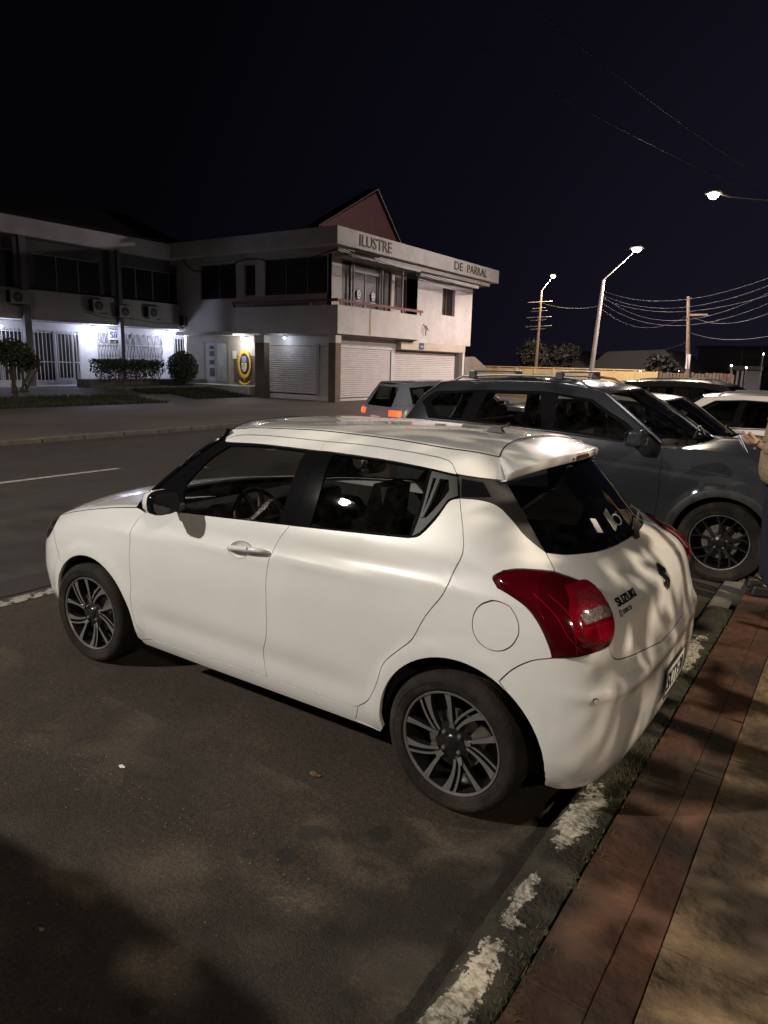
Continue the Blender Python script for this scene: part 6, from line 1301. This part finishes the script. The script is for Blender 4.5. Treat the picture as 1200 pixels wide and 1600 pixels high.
# ---------------------------------------------------------------- person with a phone at the right edge
def skin_body(name, joints, edges, m, parent, sub=2):
    me = bpy.data.meshes.new(name); me.from_pydata([j[:3] for j in joints], edges, []); me.materials.append(m); o = link(name, me, parent)
    o.modifiers.new('skin', 'SKIN'); sv = me.skin_vertices[0].data
    for v, j in zip(sv, joints): r = j[3]; v.radius = (r, j[4] if len(j) > 4 else r)
    sv[0].use_root = True; s = o.modifiers.new('sub', 'SUBSURF'); s.levels = sub; s.render_levels = sub
    dg = bpy.context.evaluated_depsgraph_get(); me2 = bpy.data.meshes.new_from_object(o.evaluated_get(dg)); o.modifiers.clear(); o.data = me2; me2.name = name
    me2.materials.clear(); me2.materials.append(m); me2.polygons.foreach_set('use_smooth', [True]*len(me2.polygons)); return o
SKIN = mat('skin', (.36, .20, .13), rough=.55, noise=(12, .08)); FLEECE = mat('cream_fleece', (.33, .25, .16), rough=1, noise=(45, .35), bump=(55, 1.0)); NAVY = mat('navy_trousers', (.012, .014, .03), rough=.9, noise=(30, .3)); HAIR = mat('dark_hair', (.02, .012, .008), rough=.6, noise=(60, .4))
pers = tag(empty('person', (-.78, -2.93, .12), R(14)), 'person in a cream fleece jacket and dark trousers holding a phone at the right edge', 'person')
# local: faces +x; left arm +y
bj = [(0, 0, .93, .09, .11), (0, 0, 1.10, .09, .11), (.01, 0, 1.28, .10, .13), (0, 0, 1.42, .08, .10), (.01, 0, 1.50, .055), (.03, 0, 1.60, .085, .075), (.03, 0, 1.68, .085, .075), (.025, 0, 1.74, .05),
      (0, .19, 1.38, .06), (.06, .25, 1.13, .045), (.20, .17, 1.16, .03), (.235, .14, 1.18, .026),
      (0, -.19, 1.38, .06), (.05, -.25, 1.13, .045), (.19, -.08, 1.14, .03), (.225, -.04, 1.16, .026),
      (0, .10, .86, .07), (.02, .11, .50, .055), (0, .11, .10, .035), (.08, .12, .045, .028), (0, -.10, .86, .07), (.02, -.11, .50, .055), (0, -.11, .10, .035), (.08, -.12, .045, .028)]
be = [(0, 1), (1, 2), (2, 3), (3, 4), (4, 5), (5, 6), (6, 7), (3, 8), (8, 9), (9, 10), (10, 11), (3, 12), (12, 13), (13, 14), (14, 15), (0, 16), (16, 17), (17, 18), (18, 19), (0, 20), (20, 21), (21, 22), (22, 23)]
body = skin_body('body', bj, be, SKIN, pers)
jk = [(0, 0, .82, .21, .25), (0, 0, 1.05, .21, .25), (.01, 0, 1.28, .19, .24), (0, 0, 1.40, .14, .17), (.0, 0, 1.48, .085), (0, .20, 1.37, .085), (.05, .27, 1.13, .078), (.15, .21, 1.15, .066), (.20, .17, 1.16, .050), (0, -.20, 1.37, .085), (.04, -.27, 1.13, .078), (.13, -.15, 1.13, .066), (.18, -.095, 1.14, .050)]
skin_body('fleece_jacket', jk, [(0, 1), (1, 2), (2, 3), (3, 4), (3, 5), (5, 6), (6, 7), (7, 8), (3, 9), (9, 10), (10, 11), (11, 12)], FLEECE, pers)
tj = [(0, 0, .96, .13, .15), (0, .10, .80, .125), (.02, .11, .50, .085), (0, .11, .05, .07), (0, -.10, .80, .125), (.02, -.11, .50, .085), (0, -.11, .05, .07)]
skin_body('trousers', tj, [(0, 1), (1, 2), (2, 3), (0, 4), (4, 5), (5, 6)], NAVY, pers)
def hand(c, d, n, side):
    """palm at c pointing along d, palm normal n; five fingers bent round the phone"""
    c, d, n = Vector(c), Vector(d).normalized(), Vector(n).normalized(); s = d.cross(n)*side
    j = [(*c, .024, .030), (*(c+d*.045), .022, .034)]; e_ = [(0, 1)]
    for k, (o_, l) in enumerate(((-.028, .070), (-.009, .078), (.010, .074), (.028, .058))):
        a = c+d*.075+s*o_; b_ = a+d*l*.45+n*.012; f = b_+d*l*.25+n*l*.35; i = len(j); j += [(*a, .0095), (*b_, .0085), (*f, .007)]; e_ += [(1, i), (i, i+1), (i+1, i+2)]
    i = len(j); a = c+d*.02-s*.035; b_ = a+d*.035-s*.012+n*.02; j += [(*a, .012), (*b_, .010), (*(b_+d*.022+n*.015), .008)]; e_ += [(0, i), (i, i+1), (i+1, i+2)]
    return skin_body('hand', j, e_, SKIN, body, 1)
hand((.235, .13, 1.18), (.85, -.35, .3), (-.1, -.6, .7), 1); hand((.225, -.03, 1.16), (.85, .35, .3), (-.1, .6, .7), -1)
mb = MB(); mb.lathe([(0, .105), (.04, .098), (.075, .07), (.092, .02), (.092, -.03), (.085, -.09), (.06, -.12)], (.012, 0, 1.685), 'z', 20); h_o = mb.build('hair', HAIR, body, smooth=True)
for v in h_o.data.vertices:
    if v.co.x > .05 and v.co.z < 1.72: v.co.x = .05
mb = MB(); [mb.lathe([(0, -.010), (.009, -.004), (.010, .004), (0, .010)], (.108, s*.031, 1.655), 'z', 10) for s in (1, -1)]; mb.build('eyes', SEAM, body, smooth=True)
mb = MB(); mb.obox((.118, 0, 1.625), (.014, 0, -.004), (0, .011, 0), (-.008, 0, .022), .5); mb.obox((.105, 0, 1.585), (.006, 0, 0), (0, .022, 0), (0, 0, .006)); mb.build('nose_and_mouth', SKIN, body, bevel=.004)
mb = MB(); [mb.obox((.02, s*.082, 1.645), (.014, 0, 0), (0, .006, 0), (0, 0, .028)) for s in (1, -1)]; mb.build('ears', SKIN, body, bevel=.005)
mb = MB(); [mb.obox((.03, s*.115, .042), (.125, 0, 0), (0, .047, 0), (0, 0, .044), .85) for s in (1, -1)]; mb.build('shoes', BLACKM, pers, bevel=.02)
ph = tag(empty('phone', (-.78+.325*math.cos(R(14))-.05*math.sin(R(14)), -2.93+.325*math.sin(R(14))+.05*math.cos(R(14)), 1.275), R(14)), 'dark phone held in the hands of the person at the right edge', 'phone')
mb = MB(); mb.obox((0, 0, 0), (.035, 0, .062), (0, .036, 0), (.004, 0, -.002)); mb.build('case', BLACKG, ph, bevel=.003); mb = MB(); mb.obox((-.0045, 0, .0035), (.032, 0, .058), (0, .033, 0), (.0006, 0, -.0004)); mb.build('screen', emis('phone_screen', (.8, .85, 1), 1.2), ph)
